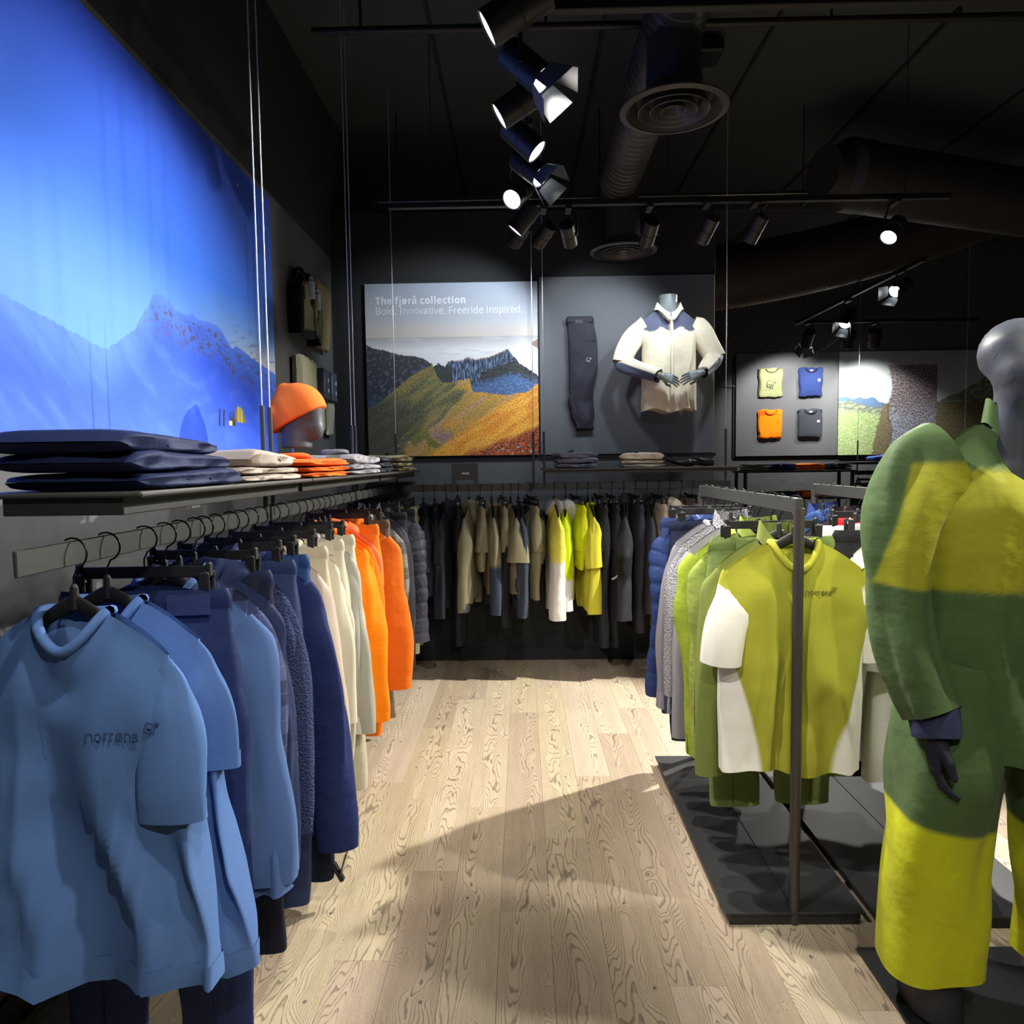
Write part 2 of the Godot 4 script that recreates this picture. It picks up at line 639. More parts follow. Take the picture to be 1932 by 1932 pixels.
	if g.get("tab", 0.0) != 0.0:
		var tx: float = g.tab
		var tm := MB.new()
		var tp := PackedVector3Array()
		for j in 6:
			for i in 8:
				var xx := tx * w * 0.72 + (i / 7.0 - 0.5) * 0.1
				tp.append(Vector3(xx, -0.004 - 0.05 * j / 5.0, (0.03 + th * 0.25) * pow(maxf(0.0, 1.0 - pow(absf(xx / w / 1.03), 3.0)), 0.35) + 0.006))
		tm.sheet(tp, 6, 8, false)
		part(o, "belt_tab", tm.mesh(), cloth(g.get("tcol", col.lightened(0.06)), kind))

# ---------------------------------------------------------------- hangers
func build_hanger_meshes() -> void:
	var h := MB.new()
	var p := PackedVector3Array()
	# hooked over a thin flat rail: origin on top of the rail
	for j in 17:
		var a := lerpf(PI * 0.68, -PI * 0.42, j / 16.0)
		p.append(Vector3(0.002 + cos(a) * 0.031, -0.025 + sin(a) * 0.031, 0))
	p.append(Vector3(0.0, -0.075, 0))
	p.append(Vector3(0.0, -0.115, 0))
	h.tube(p, 0.0021, 6)
	hook_mesh = h.mesh()
	var m := MB.new()
	var pts := PackedVector3Array()
	for side in [1.0, -1.0]:
		var q := PackedVector3Array()
		for lv in 13:
			var t := lv / 12.0
			var x: float = side * lerpf(0.0, 0.186, t)
			var y := -0.129 - 0.122 * pow(t, 1.3)
			var hh := lerpf(0.019, 0.011, t)
			var dd := lerpf(0.006, 0.007, t)
			for i in 10:
				var a: float = TAU * i / 10.0 * -side
				q.append(Vector3(x, y + cos(a) * hh, sin(a) * dd))
		m.sheet(q, 13, 10, true)
		m.box(Transform3D(Basis.IDENTITY, Vector3(side * 0.185, -0.251, 0.0)), Vector3(0.006, 0.018, 0.014), 0.003)
	arm_mesh = m.mesh()
	var n := MB.new()
	n.lathe(Transform3D(Basis.IDENTITY, Vector3(0, -0.14, 0)), [Vector2(0.0, 0), Vector2(0.011, 0.0), Vector2(0.008, 0.045), Vector2(0.004, 0.052), Vector2(0, 0.052)], 10)
	neck_mesh = n.mesh()
	var b := MB.new()
	b.box(Transform3D(Basis.IDENTITY, Vector3(0, -0.105, 0)), Vector3(0.3, 0.026, 0.006), 0.002)
	b.tube(PackedVector3Array([Vector3(-0.17, -0.118, 0), Vector3(0.17, -0.118, 0)]), 0.003, 6)
	b.box(Transform3D(Basis.IDENTITY, Vector3(0.155, -0.103, 0)), Vector3(0.012, 0.036, 0.02), 0.003)
	b.box(Transform3D(Basis.IDENTITY, Vector3(-0.155, -0.103, 0)), Vector3(0.012, 0.036, 0.02), 0.003)
	bar_mesh = b.mesh()
	var c := MB.new()
	c.box(Transform3D(Basis(Vector3.RIGHT, 0.06), Vector3(0, -0.14, 0.017)), Vector3(0.026, 0.066, 0.01), 0.003)
	c.box(Transform3D(Basis(Vector3.RIGHT, -0.06), Vector3(0, -0.14, -0.017)), Vector3(0.026, 0.066, 0.01), 0.003)
	clip_mesh = c.mesh()
	var s := MB.new()
	var sp := PackedVector3Array()
	for j in 9:
		var a := TAU * j / 8 * 0.8
		sp.append(Vector3(0, -0.118 + cos(a) * 0.012, sin(a) * 0.016))
	s.tube(sp, 0.004, 6)
	spring_mesh = s.mesh()

func hanger(kind: String, label: String, rail: Vector3, turn: float, cw := 0.14) -> void:
	var o := thing("hanger", label, "hanger", rail, turn)
	var black := paint("hanger black", c8(12, 12, 14), 0.6)
	var wire := paint("hook steel", c8(20, 20, 22), 0.3, 0.6)
	part(o, "hook", hook_mesh, wire)
	if kind == "top":
		part(o, "arm", arm_mesh, black)
		part(o, "neck", neck_mesh, black)
	else:
		part(o, "crossbar", bar_mesh, black)
		for s in [1.0, -1.0]:
			var c := part(o, "clip", clip_mesh, black, Vector3(s * cw, 0, 0))
			part(c, "spring", spring_mesh, paint("chrome", c8(190, 190, 190), 0.25, 1.0))

# one garment with its hanger; origin of the garment sits under the rail
func hung(g: Dictionary, rail: Vector3, turn: float) -> Node3D:
	var pants: bool = g.get("pants", false)
	var s: String = g.label
	hanger("pants" if pants else "top", ("black clip hanger holding the " if pants else "black hanger inside the ") + s, rail, turn, g.get("w", 0.2) * 0.74)
	g.at = rail + Vector3(0, -0.145 if not pants else -0.152, 0)
	g.turn = turn + g.get("twist", 0.0)
	return make_pants(g) if pants else make_top(g)

# ---------------------------------------------------------------- folded clothes
func fold_mesh(w: float, d: float, h: float, sd: float) -> ArrayMesh:
	var m := MB.new()
	var p := PackedVector3Array()
	var rows := 31
	var seg := 44
	for j in rows:
		var t := j / float(rows - 1) * 2.0 - 1.0
		var e := pow(maxf(0.0, 1.0 - pow(absf(t), 12.0)), 0.5)
		for i in seg:
			var a := TAU * i / seg
			var ca := cos(a)
			var sa := sin(a)
			# the fold at +x is round, the back flat; a crease runs round between the two layers
			var x := signf(ca) * pow(absf(ca), 0.32) * w * 0.5 * lerpf(0.93, 1.0, e)
			var y := signf(sa) * pow(absf(sa), 0.5)
			var crease := exp(-pow((y - 0.1 * ns.get_noise_2d(t * 60.0 + sd * 30.0, 4.0)) * 7.0, 2.0)) * (0.35 if ca > 0 else 1.0)
			x -= signf(ca) * crease * 0.016
			x += signf(ca) * 0.016 * ns.get_noise_2d(t * 70.0 + sd * 90.0, y * 22.0)
			var z := t * d * 0.5 * (1.0 - 0.05 * crease) + 0.02 * ns.get_noise_2d(x * 200.0 + sd * 50.0, y * 26.0) * t
			var hh := h * (0.5 + 0.5 * y * maxf(e, 0.05))
			hh += h * 0.5 * maxf(0.0, y) * ns.get_noise_3d(x * 120.0 + sd * 80.0, z * 75.0, sd * 9.0) * e
			p.append(Vector3(x, maxf(hh, 0.0005), z))
	m.sheet(p, rows, seg, true)
	return m.mesh()

# one folded garment; its rounded fold faces +x
func folded(label: String, at: Vector3, size: Vector3, col: Color, kind: String, sd: float, group := "", turn := 0.0, extra := "", ecol := Color.BLACK) -> Node3D:
	var o := thing("folded_garment", label, "folded clothing", at, turn, group)
	part(o, "body", fold_mesh(size.x, size.z, size.y, sd), cloth(col, kind))
	if extra == "seam":
		var m := MB.new()
		for q in [-0.12, 0.1]:
			var p := PackedVector3Array()
			for j in 13:
				var t := j / 12.0
				p.append(Vector3(size.x * (-0.1 + 0.585 * sin(t * PI * 0.5)), size.y * (1.0 - t * t * 0.7) + 0.003, size.z * q + 0.01 * sin(t * 3.0)))
			m.tube(p, 0.0025, 5)
		part(o, "seam", m.mesh(), cloth(col.darkened(0.45), "shell"))
	elif extra == "collar":
		var m := MB.new()
		var p := PackedVector3Array()
		for j in 15:
			var a := TAU * j / 14
			p.append(Vector3(-size.x * 0.1 + cos(a) * 0.06, size.y + 0.012 + 0.004 * sin(a * 2.0), sin(a) * 0.075))
		m.tube(p, 0.014, 8, false, 0.8)
		part(o, "collar", m.mesh(), cloth(col.darkened(0.12), kind))
	elif extra == "badge":
		part(o, "badge", boxmesh(Vector3(size.x * 0.42, size.y * 0.6, size.z * 0.2), Vector3(0.05, 0.012, 0.03), 0.003), paint("white print", c8(235, 232, 225), 0.6))
	elif extra == "button":
		var m := MB.new()
		m.lathe(Transform3D(Basis(Vector3.RIGHT, 0.3), Vector3(size.x * 0.05, size.y * 1.0, size.z * 0.1)), [Vector2(0.018, 0), Vector2(0.018, 0.008), Vector2(0.012, 0.011), Vector2(0, 0.011)], 14)
		part(o, "button", m.mesh(), paint("black plastic", c8(20, 20, 22), 0.35))
	return o

# ---------------------------------------------------------------- signed distance shapes meshed as surface nets
func cap_field(caps: Array, q: Vector3, k: float) -> float:
	var d := 1e3
	for c in caps:
		var a: Vector3 = c[0]
		var ab: Vector3 = c[1] - a
		var t := clampf((q - a).dot(ab) / maxf(ab.length_squared(), 1e-9), 0.0, 1.0)
		var e: float = (q - a - ab * t).length() - lerpf(c[2], c[3], t)
		if e > 0.2 and d < 0.1:
			continue
		var kk: float = c[4] if c.size() > 4 else k
		var h := clampf(0.5 + 0.5 * (d - e) / kk, 0.0, 1.0)
		d = lerpf(d, e, h) - kk * h * (1.0 - h)
	return d

func nets(lo: Vector3, hi: Vector3, cell: float, caps: Array, k: float, cut := -1e9) -> ArrayMesh:
	var n := Vector3i(((hi - lo) / cell).ceil()) + Vector3i.ONE
	var f := PackedFloat32Array()
	f.resize(n.x * n.y * n.z)
	var sx := n.y * n.z
	for x in n.x:
		for y in n.y:
			for z in n.z:
				var q := lo + Vector3(x, y, z) * cell
				f[x * sx + y * n.z + z] = maxf(cap_field(caps, q, k), cut - q.y)
	var id := PackedInt32Array()
	id.resize(f.size())
	id.fill(-1)
	var v := PackedVector3Array()
	var nn := PackedVector3Array()
	for x in n.x - 1:
		for y in n.y - 1:
			for z in n.z - 1:
				var b := x * sx + y * n.z + z
				var o := [b, b + sx, b + n.z, b + sx + n.z, b + 1, b + sx + 1, b + n.z + 1, b + sx + n.z + 1]
				var s := 0
				for i in 8:
					s += 1 if f[o[i]] < 0 else 0
				if s == 0 or s == 8:
					continue
				var g := Vector3(f[o[1]] + f[o[3]] + f[o[5]] + f[o[7]] - f[o[0]] - f[o[2]] - f[o[4]] - f[o[6]], f[o[2]] + f[o[3]] + f[o[6]] + f[o[7]] - f[o[0]] - f[o[1]] - f[o[4]] - f[o[5]], f[o[4]] + f[o[5]] + f[o[6]] + f[o[7]] - f[o[0]] - f[o[1]] - f[o[2]] - f[o[3]])
				var p := Vector3.ZERO
				var c := 0
				for e in [[0, 1], [2, 3], [4, 5], [6, 7], [0, 2], [1, 3], [4, 6], [5, 7], [0, 4], [1, 5], [2, 6], [3, 7]]:
					var fa := f[o[e[0]]]
					var fb := f[o[e[1]]]
					if (fa < 0) != (fb < 0):
						var t := fa / (fa - fb)
						var pa := Vector3(e[0] & 1, (e[0] >> 1) & 1, (e[0] >> 2) & 1)
						var pb := Vector3(e[1] & 1, (e[1] >> 1) & 1, (e[1] >> 2) & 1)
						p += pa.lerp(pb, t)
						c += 1
				id[b] = v.size()
				v.append(lo + (Vector3(x, y, z) + p / c) * cell)
				nn.append(g.normalized())
	var m := MB.new()
	for x in range(1, n.x - 1):
		for y in range(1, n.y - 1):
			for z in range(1, n.z - 1):
				var b := x * sx + y * n.z + z
				for ax in 3:
					var st: int = [sx, n.z, 1][ax]
					var u: int = [n.z, 1, sx][ax]
					var w: int = [1, sx, n.z][ax]
					if (f[b] < 0) == (f[b + st] < 0):
						continue
					var q := [id[b - u - w], id[b - w], id[b], id[b - u]]
					if q.min() < 0:
						continue
					if f[b] < 0:
						q.reverse()
					m.idx.append_array([q[0], q[1], q[2], q[0], q[2], q[3]])
	m.v = v
	m.n = nn
	m.c.resize(v.size())
	m.c.fill(Color.WHITE)
	m.t.resize(v.size())
	return m.mesh()

# a hand: wrist at the origin, fingers along -y, palm facing +z, thumb to side s
func hand_caps(s: float, curl: float) -> Array:
	var a := []
	a.append([Vector3(0, 0.03, 0), Vector3(0, -0.005, 0), 0.027, 0.025])
	for i in 4:
		var x := (i - 1.5) * 0.019
		a.append([Vector3(x * 0.55, -0.01, 0), Vector3(x, -0.082 + 0.004 * absf(i - 1.2), -0.002), 0.02, 0.0125])
	var ln := [[0.04, 0.026, 0.02], [0.045, 0.03, 0.021], [0.042, 0.027, 0.02], [0.032, 0.021, 0.018]]
	for i in 4:
		var ii := i if s < 0 else 3 - i
		var x := (i - 1.5) * 0.0205
		var p := Vector3(x, -0.082 + 0.004 * absf(i - 1.2), -0.002)
		var ang := 0.12 + curl * 0.5
		for k in 3:
			var d := Vector3((i - 1.5) * 0.05, -cos(ang), sin(ang)).normalized()
			var q: Vector3 = p + d * ln[ii][k]
			a.append([p, q, 0.0102 - 0.0012 * k, 0.0092 - 0.0012 * k, 0.004])
			p = q
			ang += curl * (0.75 - 0.12 * k)
	var tp := Vector3(s * 0.022, -0.022, 0.008)
	var tq := Vector3(s * 0.05, -0.055, 0.024)
	var tr := Vector3(s * 0.054, -0.09, 0.034)
	a.append([tp, tq, 0.016, 0.0125, 0.012])
	a.append([tq, tr, 0.0118, 0.0095, 0.004])
	return a

# ---------------------------------------------------------------- lamps
func lamp(label: String, at: Vector3, dir: Vector3, r: float, ln: float, power: float, angle: float, track_y: float, doors := false, soft := 0.6, lens_glow := 4.0, tint := Color(1.0, 0.98, 0.945)) -> void:
	var o := thing("spot_lamp", label, "spot lamp", at)
	var d := dir.normalized()
	var z := -d
	var x := Vector3.UP.cross(z).normalized()
	var y := z.cross(x)
	var b := Transform3D(Basis(x, y, z), Vector3.ZERO)   # -z looks along the beam
	var turned := b * Transform3D(Basis(Vector3.RIGHT, PI / 2), Vector3.ZERO)   # y of the lathe along +z, away from the beam
	var black := paint("lamp black", c8(34, 33, 33), 0.42)
	var m := MB.new()
	# profile from the back to the front rim and inside to the lens
	var h := ln * 0.5
	m.lathe(turned, [Vector2(r * 0.9, -h + 0.006), Vector2(r * 0.95, -h), Vector2(r, -h + 0.003), Vector2(r, -0.004), Vector2(r * 0.93, -0.002), Vector2(r * 0.93, 0.002), Vector2(r, 0.004), Vector2(r, h - 0.004), Vector2(r * 0.93, h), Vector2(0.0, h)], 28)
	part(o, "housing", m.mesh(), black)
	var lm := MB.new()
	lm.lathe(turned, [Vector2(r * 0.9, -h + 0.006), Vector2(r * 0.5, -h + 0.009), Vector2(0.0, -h + 0.01)], 24)
	var glow := StandardMaterial3D.new()
	if mats.has("glow%f" % lens_glow):
		glow = mats["glow%f" % lens_glow]
	else:
		glow.albedo_color = c8(200, 205, 215)
		glow.emission_enabled = true
		glow.emission = Color(0.93, 0.96, 1.0)
		glow.emission_energy_multiplier = lens_glow
		mats["glow%f" % lens_glow] = glow
	part(o, "lens", lm.mesh(), glow)
	# bracket up to the track
	var bm := MB.new()
	var top := Vector3(0, track_y - at.y - 0.02, 0)
	var sidep := x * (r + 0.006)
	bm.tube(PackedVector3Array([sidep * 1.0, sidep * 1.02 + Vector3(0, (top.y) * 0.5, 0), top + sidep * 0.5]), 0.007, 6)
	bm.box(Transform3D(Basis.IDENTITY, top), Vector3(0.034, 0.03, 0.12), 0.003)
	bm.lathe(Transform3D(Basis(x, y, z) * Basis(Vector3.BACK, -PI / 2), sidep * 0.9), [Vector2(0.0, -0.004), Vector2(0.014, -0.004), Vector2(0.014, 0.012), Vector2(0, 0.012)], 12)
	part(o, "bracket", bm.mesh(), paint("track black", c8(24, 24, 25), 0.5))
	if doors:
		var inner := paint("door metal", c8(120, 122, 126), 0.45, 0.3)
		for k in 4:
			var a := PI / 2 * k + 0.35
			var u: Vector3 = x * cos(a) + y * sin(a)
			var w := d.cross(u).normalized()
			var c := d * (h + 0.002) + u * r * 0.98
			var e := (d * 0.94 + u * 0.34).normalized()
			var hl := r * 1.65
			var wd := r * 0.95
			var dm := MB.new()
			var nrm := e.cross(w).normalized()
			for q in [0.0, 0.0016]:
				var of: Vector3 = nrm * q
				var p1 := c - w * wd * 0.8 + of
				var p2 := c + w * wd * 0.8 + of
				var p3 := c + w * wd * 1.1 + e * hl + of
				var p4 := c - w * wd * 1.1 + e * hl + of
				if q > 0:
					dm.quad(p1, p4, p3, p2)
				else:
					dm.quad(p1, p2, p3, p4)
			part(o, "barn_door", dm.mesh(), inner if k != 1 else paint("lamp black", c8(34, 33, 33), 0.42))
	if power > 0:
		var l := SpotLight3D.new()
		l.name = "beam"
		l.light_energy = power
		l.light_color = tint
		l.spot_angle = angle
		l.spot_angle_attenuation = soft
		l.spot_range = 14.0
		l.spot_attenuation = 2.0
		l.light_size = r * 0.7
		l.shadow_enabled = true
		o.add_child(l, true)
		l.transform = Transform3D(Basis(x, y, z), d * (h + 0.004))

# ---------------------------------------------------------------- printed pictures
func poly(pl: Array, u: float) -> float:
	for i in pl.size() - 1:
		var a: Vector2 = pl[i]
		var b: Vector2 = pl[i + 1]
		if u >= a.x and u <= b.x:
			return lerpf(a.y, b.y, (u - a.x) / maxf(b.x - a.x, 1e-5))
	return pl[0].y if u < pl[0].x else pl[-1].y

func nz(f: FastNoiseLite, x: float, y: float) -> float:
	return f.get_noise_2d(x, y)

func mountain_print() -> ImageTexture:
	var w := 1024
	var h := 512
	var im := Image.create(w, h, false, Image.FORMAT_RGB8)
	var f := FastNoiseLite.new()
	f.seed = 21
	f.frequency = 1.0
	f.fractal_octaves = 4
	var ridge := [Vector2(0, 0.62), Vector2(0.2, 0.7), Vector2(0.4, 0.76), Vector2(0.47, 0.688), Vector2(0.49, 0.641), Vector2(0.506, 0.617), Vector2(0.517, 0.584), Vector2(0.528, 0.572), Vector2(0.543, 0.569), Vector2(0.562, 0.579), Vector2(0.585, 0.595), Vector2(0.61, 0.598), Vector2(0.636, 0.584), Vector2(0.658, 0.594), Vector2(0.698, 0.586), Vector2(0.728, 0.59), Vector2(0.749, 0.605), Vector2(0.77, 0.629), Vector2(0.784, 0.641), Vector2(0.805, 0.628), Vector2(0.829, 0.634), Vector2(0.872, 0.648), Vector2(0.92, 0.658), Vector2(1.006, 0.679)]
	for x in w:
		var u := x / float(w)
		var rv := poly(ridge, u) + 0.005 * nz(f, u * 60.0, 3.0)
		for y in h:
			var v := y / float(h)
			var q: Color
			if v < rv:
				q = c8(34, 74, 205).lerp(c8(58, 124, 255), clampf(v / 0.42, 0, 1)).lerp(c8(150, 196, 255), clampf((v - 0.44) / 0.2, 0, 1) * (0.45 + 0.55 * smoothstep(0.5, 0.85, u)))
				q = q.lerp(c8(235, 226, 228), clampf((v - 0.56) / 0.1, 0, 1) * smoothstep(0.72, 0.98, u) * 0.85)
				var cl := nz(f, u * 10.0 - v * 8.0, v * 44.0 + u * 14.0)
				q = q.lerp(c8(96, 128, 205), smoothstep(0.15, 0.5, cl) * smoothstep(0.45, 0.6, v) * smoothstep(0.62, 0.85, u) * 0.6)
			else:
				var dv := v - rv
				q = c8(84, 132, 255).lerp(c8(46, 92, 240), clampf(dv / 0.13, 0, 1)).lerp(c8(62, 104, 248), clampf((v - 0.86) / 0.14, 0, 1))
				var sn := nz(f, u * 9.0 + 3.0, v * 12.0 - u * 9.0 + 1.5 * sin(u * 9.0))
				q = q.lerp(c8(116, 160, 255), smoothstep(0.0, 0.6, sn) * 0.22)
				q = q.lerp(c8(38, 78, 222), smoothstep(0.0, 0.6, -sn) * 0.25)
				var rk := nz(f, u * 70.0 + 7.0, v * 70.0 - u * 40.0) + 0.75 * nz(f, u * 24.0, v * 26.0 + 9.0)
				q = q.lerp(c8(84, 82, 128), smoothstep(0.14, 0.3, rk) * smoothstep(0.012, 0.03, dv) * (1.0 - smoothstep(0.08, 0.13, dv)) * smoothstep(0.48, 0.53, u) * 0.85)
				# far tent and two standing skis with a small fire
				var tx := (u - 0.803) / 0.024
				var ty := (0.888 - v) / 0.056
				if ty > 0 and absf(tx) < sqrt(maxf(0.0, 1.0 - pow(ty, 1.6))) * (1.0 if tx < 0 else 1.25):
					q = c8(188, 176, 92).lerp(c8(120, 112, 60), clampf(absf(tx - 0.2) + 0.4 * sin(tx * 9.0), 0, 1))
				if absf(tx + 1.3) < 0.55 and ty > -0.25 and ty < 0.35 + 0.3 * sin(u * 900.0):
					q = c8(40, 36, 50).lerp(c8(255, 214, 150), 1.0 if ty < 0.05 and tx < -1.3 else 0.0)
				for sx in [0.721, 0.738]:
					if absf(u - sx - 0.002 * sin(v * 40.0)) < 0.0028 and v > 0.852 and v < 0.908:
						q = c8(28, 30, 62)
			if absf(u - 0.836 + (v - 0.066) * 0.3) < 0.0013 and absf(v - 0.066) < 0.008:
				q = c8(240, 246, 255)
			im.set_pixel(x, y, q)
	im.generate_mipmaps()
	return ImageTexture.create_from_image(im)

func ridge_print() -> ImageTexture:
	var w := 640
	var im := Image.create(w, w, false, Image.FORMAT_RGB8)
	var f := FastNoiseLite.new()
	f.seed = 33
	f.frequency = 1.0
	f.fractal_octaves = 5
	var left := [Vector2(0, 0.345), Vector2(0.04, 0.37), Vector2(0.105, 0.38), Vector2(0.145, 0.395), Vector2(0.2, 0.41), Vector2(0.28, 0.417), Vector2(0.34, 0.436), Vector2(0.385, 0.468), Vector2(0.4, 0.6)]
	var mid := [Vector2(0.37, 0.49), Vector2(0.42, 0.459), Vector2(0.458, 0.483), Vector2(0.48, 0.449), Vector2(0.545, 0.446), Vector2(0.587, 0.43), Vector2(0.642, 0.44), Vector2(0.7, 0.43), Vector2(0.75, 0.414), Vector2(0.823, 0.383), Vector2(0.868, 0.44), Vector2(0.894, 0.471), Vector2(0.952, 0.506), Vector2(1, 0.541)]
	var front := [Vector2(0, 0.717), Vector2(0.087, 0.669), Vector2(0.165, 0.608), Vector2(0.242, 0.541), Vector2(0.313, 0.503), Vector2(0.384, 0.471), Vector2(0.41, 0.535), Vector2(0.442, 0.57), Vector2(0.506, 0.573), Vector2(0.539, 0.56), Vector2(0.6, 0.551), Vector2(0.616, 0.627), Vector2(0.7, 0.634), Vector2(0.758, 0.643), Vector2(0.823, 0.65), Vector2(0.894, 0.637), Vector2(0.926, 0.64), Vector2(1, 0.583)]
	for x in w:
		var u := x / float(w)
		var j := 0.006 * nz(f, u * 70.0, 1.0)
		var lv := poly(left, u) + j if u < 0.4 else 2.0
		var mv := poly(mid, u) + 1.4 * j if u > 0.36 else 2.0
		var fv := poly(front, u) + 1.6 * j
		for y in w:
			var v := y / float(w)
			var q := c8(150, 160, 176).lerp(c8(176, 180, 186), clampf(v / 0.25, 0, 1)).lerp(c8(196, 188, 182), clampf((v - 0.2) / 0.1, 0, 1))
			if v > 0.308:
				q = c8(168, 166, 168).lerp(c8(222, 224, 228), clampf((v - 0.312) / 0.07, 0, 1))
				q = q.lerp(c8(196, 200, 206), smoothstep(0.1, 0.5, nz(f, u * 5.0, v * 30.0)) * 0.6)
				if u > 0.96 and v < 0.39 and v > 0.345 - (u - 0.97) * 0.6 and v < 0.36 + (u - 0.96) * 0.6:
					q = c8(140, 118, 108)
			if v > lv:
				var e := nz(f, u * 26.0 + v * 12.0, v * 26.0 - u * 6.0)
				q = c8(62, 66, 70).lerp(c8(46, 54, 68), clampf((v - lv) * 5.0, 0, 1)).lerp(c8(92, 96, 116), smoothstep(0.1, 0.32, e) * 0.85)
				q = q.lerp(c8(46, 76, 108), smoothstep(0.6, 0.72, v) * 0.6)
			if v > mv:
				var e := nz(f, u * 80.0, v * 16.0 + u * 6.0)
				var e2 := nz(f, u * 40.0 + v * 30.0, v * 60.0)
				q = c8(62, 78, 102).lerp(c8(128, 150, 190), smoothstep(-0.05, 0.42, e) * 0.85).lerp(c8(34, 40, 52), smoothstep(0.05, 0.4, -e) * 0.8)
				q = q.lerp(c8(206, 150, 110), (1.0 - smoothstep(0.0, 0.012, v - mv)) * smoothstep(0.45, 0.6, u) * 0.6)
				if v > 0.43 + (0.9 - u) * 0.36 + 0.03 * e2 and u > 0.66:
					q = c8(58, 64, 66).lerp(c8(30, 34, 38), smoothstep(0.0, 0.4, -e2))
				if v > 0.525 + absf(u - 0.85) * 0.28 + 0.05 * e2 and u > 0.6:
					q = c8(72, 100, 146).lerp(c8(120, 150, 196), smoothstep(0.0, 0.4, e2) * 0.7)
				if u < 0.5 and v > 0.47:
					q = q.lerp(c8(50, 54, 50), 0.75)
			if v > fv:
				var s := nz(f, (u * 0.75 + v) * 16.0, (u - v * 0.75) * 3.0)
				var gr := nz(f, (u * 0.8 + v) * 95.0, (u - v * 0.8) * 60.0)
				var big := nz(f, u * 5.0 + v * 3.0, v * 9.0 + u * 6.0)
				var diag := u * 0.72 + v   # grows towards the lower right
				var green := c8(92, 100, 72).lerp(c8(142, 134, 80), clampf(0.5 + s * 1.4, 0, 1))
				green = green.lerp(c8(64, 66, 62), smoothstep(0.62, 0.75, v) * (1.0 - smoothstep(0.15, 0.4, u)) * 0.7)
				var gold := c8(214, 160, 66).lerp(c8(180, 150, 78), clampf(0.5 + s * 1.6, 0, 1)).lerp(c8(200, 158, 138), smoothstep(0.0, 0.35, big) * 0.75)
				q = green.lerp(gold, smoothstep(0.0, 0.1, u - (0.43 + 0.16 * sin((v - 0.55) * 5.0)) * (1.0 - smoothstep(0.62, 0.95, v) * 0.75) + 0.1 * s))
				q = q.lerp(c8(176, 142, 70), (1.0 - smoothstep(0.0, 0.08, v - fv)) * smoothstep(0.12, 0.3, u) * (1.0 - smoothstep(0.36, 0.45, u)) * 0.6)
				var gm := smoothstep(0.1, 0.3, nz(f, u * 7.0 + 4.0, v * 7.0 - u * 3.0)) * smoothstep(0.78, 0.9, v) * (1.0 - smoothstep(0.4, 0.55, u)) * smoothstep(0.1, 0.2, u)
				q = q.lerp(c8(104, 116, 46), gm * 0.8)
				q = q.lerp(c8(158, 132, 126), smoothstep(0.02, 0.2, nz(f, u * 6.0 + 9.0, v * 6.0)) * smoothstep(0.8, 0.9, v) * smoothstep(0.34, 0.4, u) * (1.0 - smoothstep(0.52, 0.62, u)))
				var ed := v - (1.0 - (u - 0.3) * 0.66)
				q = q.lerp(c8(250, 180, 62).lerp(c8(236, 148, 40), clampf(0.5 + s * 2.0, 0, 1)), smoothstep(0.0, 0.05, ed))
				var rd := v - (1.02 - (u - 0.44) * 0.37) + 0.02 * big
				var rr := nz(f, u * 34.0, v * 40.0)
				q = q.lerp(c8(206, 92, 34).lerp(c8(96, 54, 40), smoothstep(0.0, 0.35, rr)).lerp(c8(206, 176, 170), smoothstep(0.12, 0.4, nz(f, u * 22.0 + 3.0, v * 26.0)) * smoothstep(0.92, 0.96, v) * smoothstep(0.7, 0.76, u)), smoothstep(0.0, 0.05, rd))
				q = q.lerp(c8(44, 36, 34), smoothstep(0.12, 0.4, -rr) * smoothstep(0.0, 0.05, rd) * 0.8)
				q = q.darkened(clampf(-gr * 0.7, 0.0, 0.4)).lightened(clampf(gr * 0.3, 0, 0.25))
			im.set_pixel(x, y, q)
	im.generate_mipmaps()
	return ImageTexture.create_from_image(im)

func pillar_print() -> ImageTexture:
	var w := 384
	var h := 256
	var im := Image.create(w, h, false, Image.FORMAT_RGB8)
	var f := FastNoiseLite.new()
	f.seed = 44
	f.frequency = 1.0
	f.fractal_octaves = 5
	for x in w:
		var u := x / float(w) * 2.2 / 1.27   # in heights of the picture
		for y in h:
			var v := y / float(h)
			var q := c8(160, 168, 172).lerp(c8(206, 218, 222), clampf(v / 0.42, 0, 1))
			var e := nz(f, u * 14.0 + v * 10.0, v * 24.0)
			var hill := 0.44 + 0.03 * nz(f, u * 8.0, 0.0) + maxf(0.0, u - 0.32) * 0.55
			if v > hill:
				q = c8(96, 128, 168)
			if v > 0.47 + 0.4 * maxf(0.0, u - 0.1) * (1.0 - u) + 0.02 * e:
				q = c8(112, 124, 112).lerp(c8(166, 176, 150), smoothstep(-0.2, 0.4, e))
			if v > 0.56 + u * 0.12 + 0.05 * e:
				q = c8(136, 168, 110).lerp(c8(206, 220, 158), smoothstep(-0.25, 0.4, nz(f, u * 50.0 + v * 30.0, v * 60.0 - u * 40.0) + 0.3 * e))
			var e2 := nz(f, u * 110.0, v * 46.0)
			if u > 0.36 + 0.16 * maxf(0.0, 0.9 - v) - 0.07 * (v - 0.6) + 0.02 * e and v > 0.5:
				q = c8(146, 138, 104).lerp(c8(100, 94, 74), smoothstep(-0.2, 0.3, e2))
			if u > 0.5 + 0.03 * e2 - 0.02 * sin(v * 14.0) and v > 0.13 and u < 0.95:
				q = c8(112, 92, 88).lerp(c8(178, 190, 214), smoothstep(0.05, 0.3, e2 + 0.3 * smoothstep(0.4, 0.7, v))).lerp(c8(66, 52, 50), smoothstep(0.1, 0.4, -e2))
			im.set_pixel(x, y, q)
	im.generate_mipmaps()
	return ImageTexture.create_from_image(im)

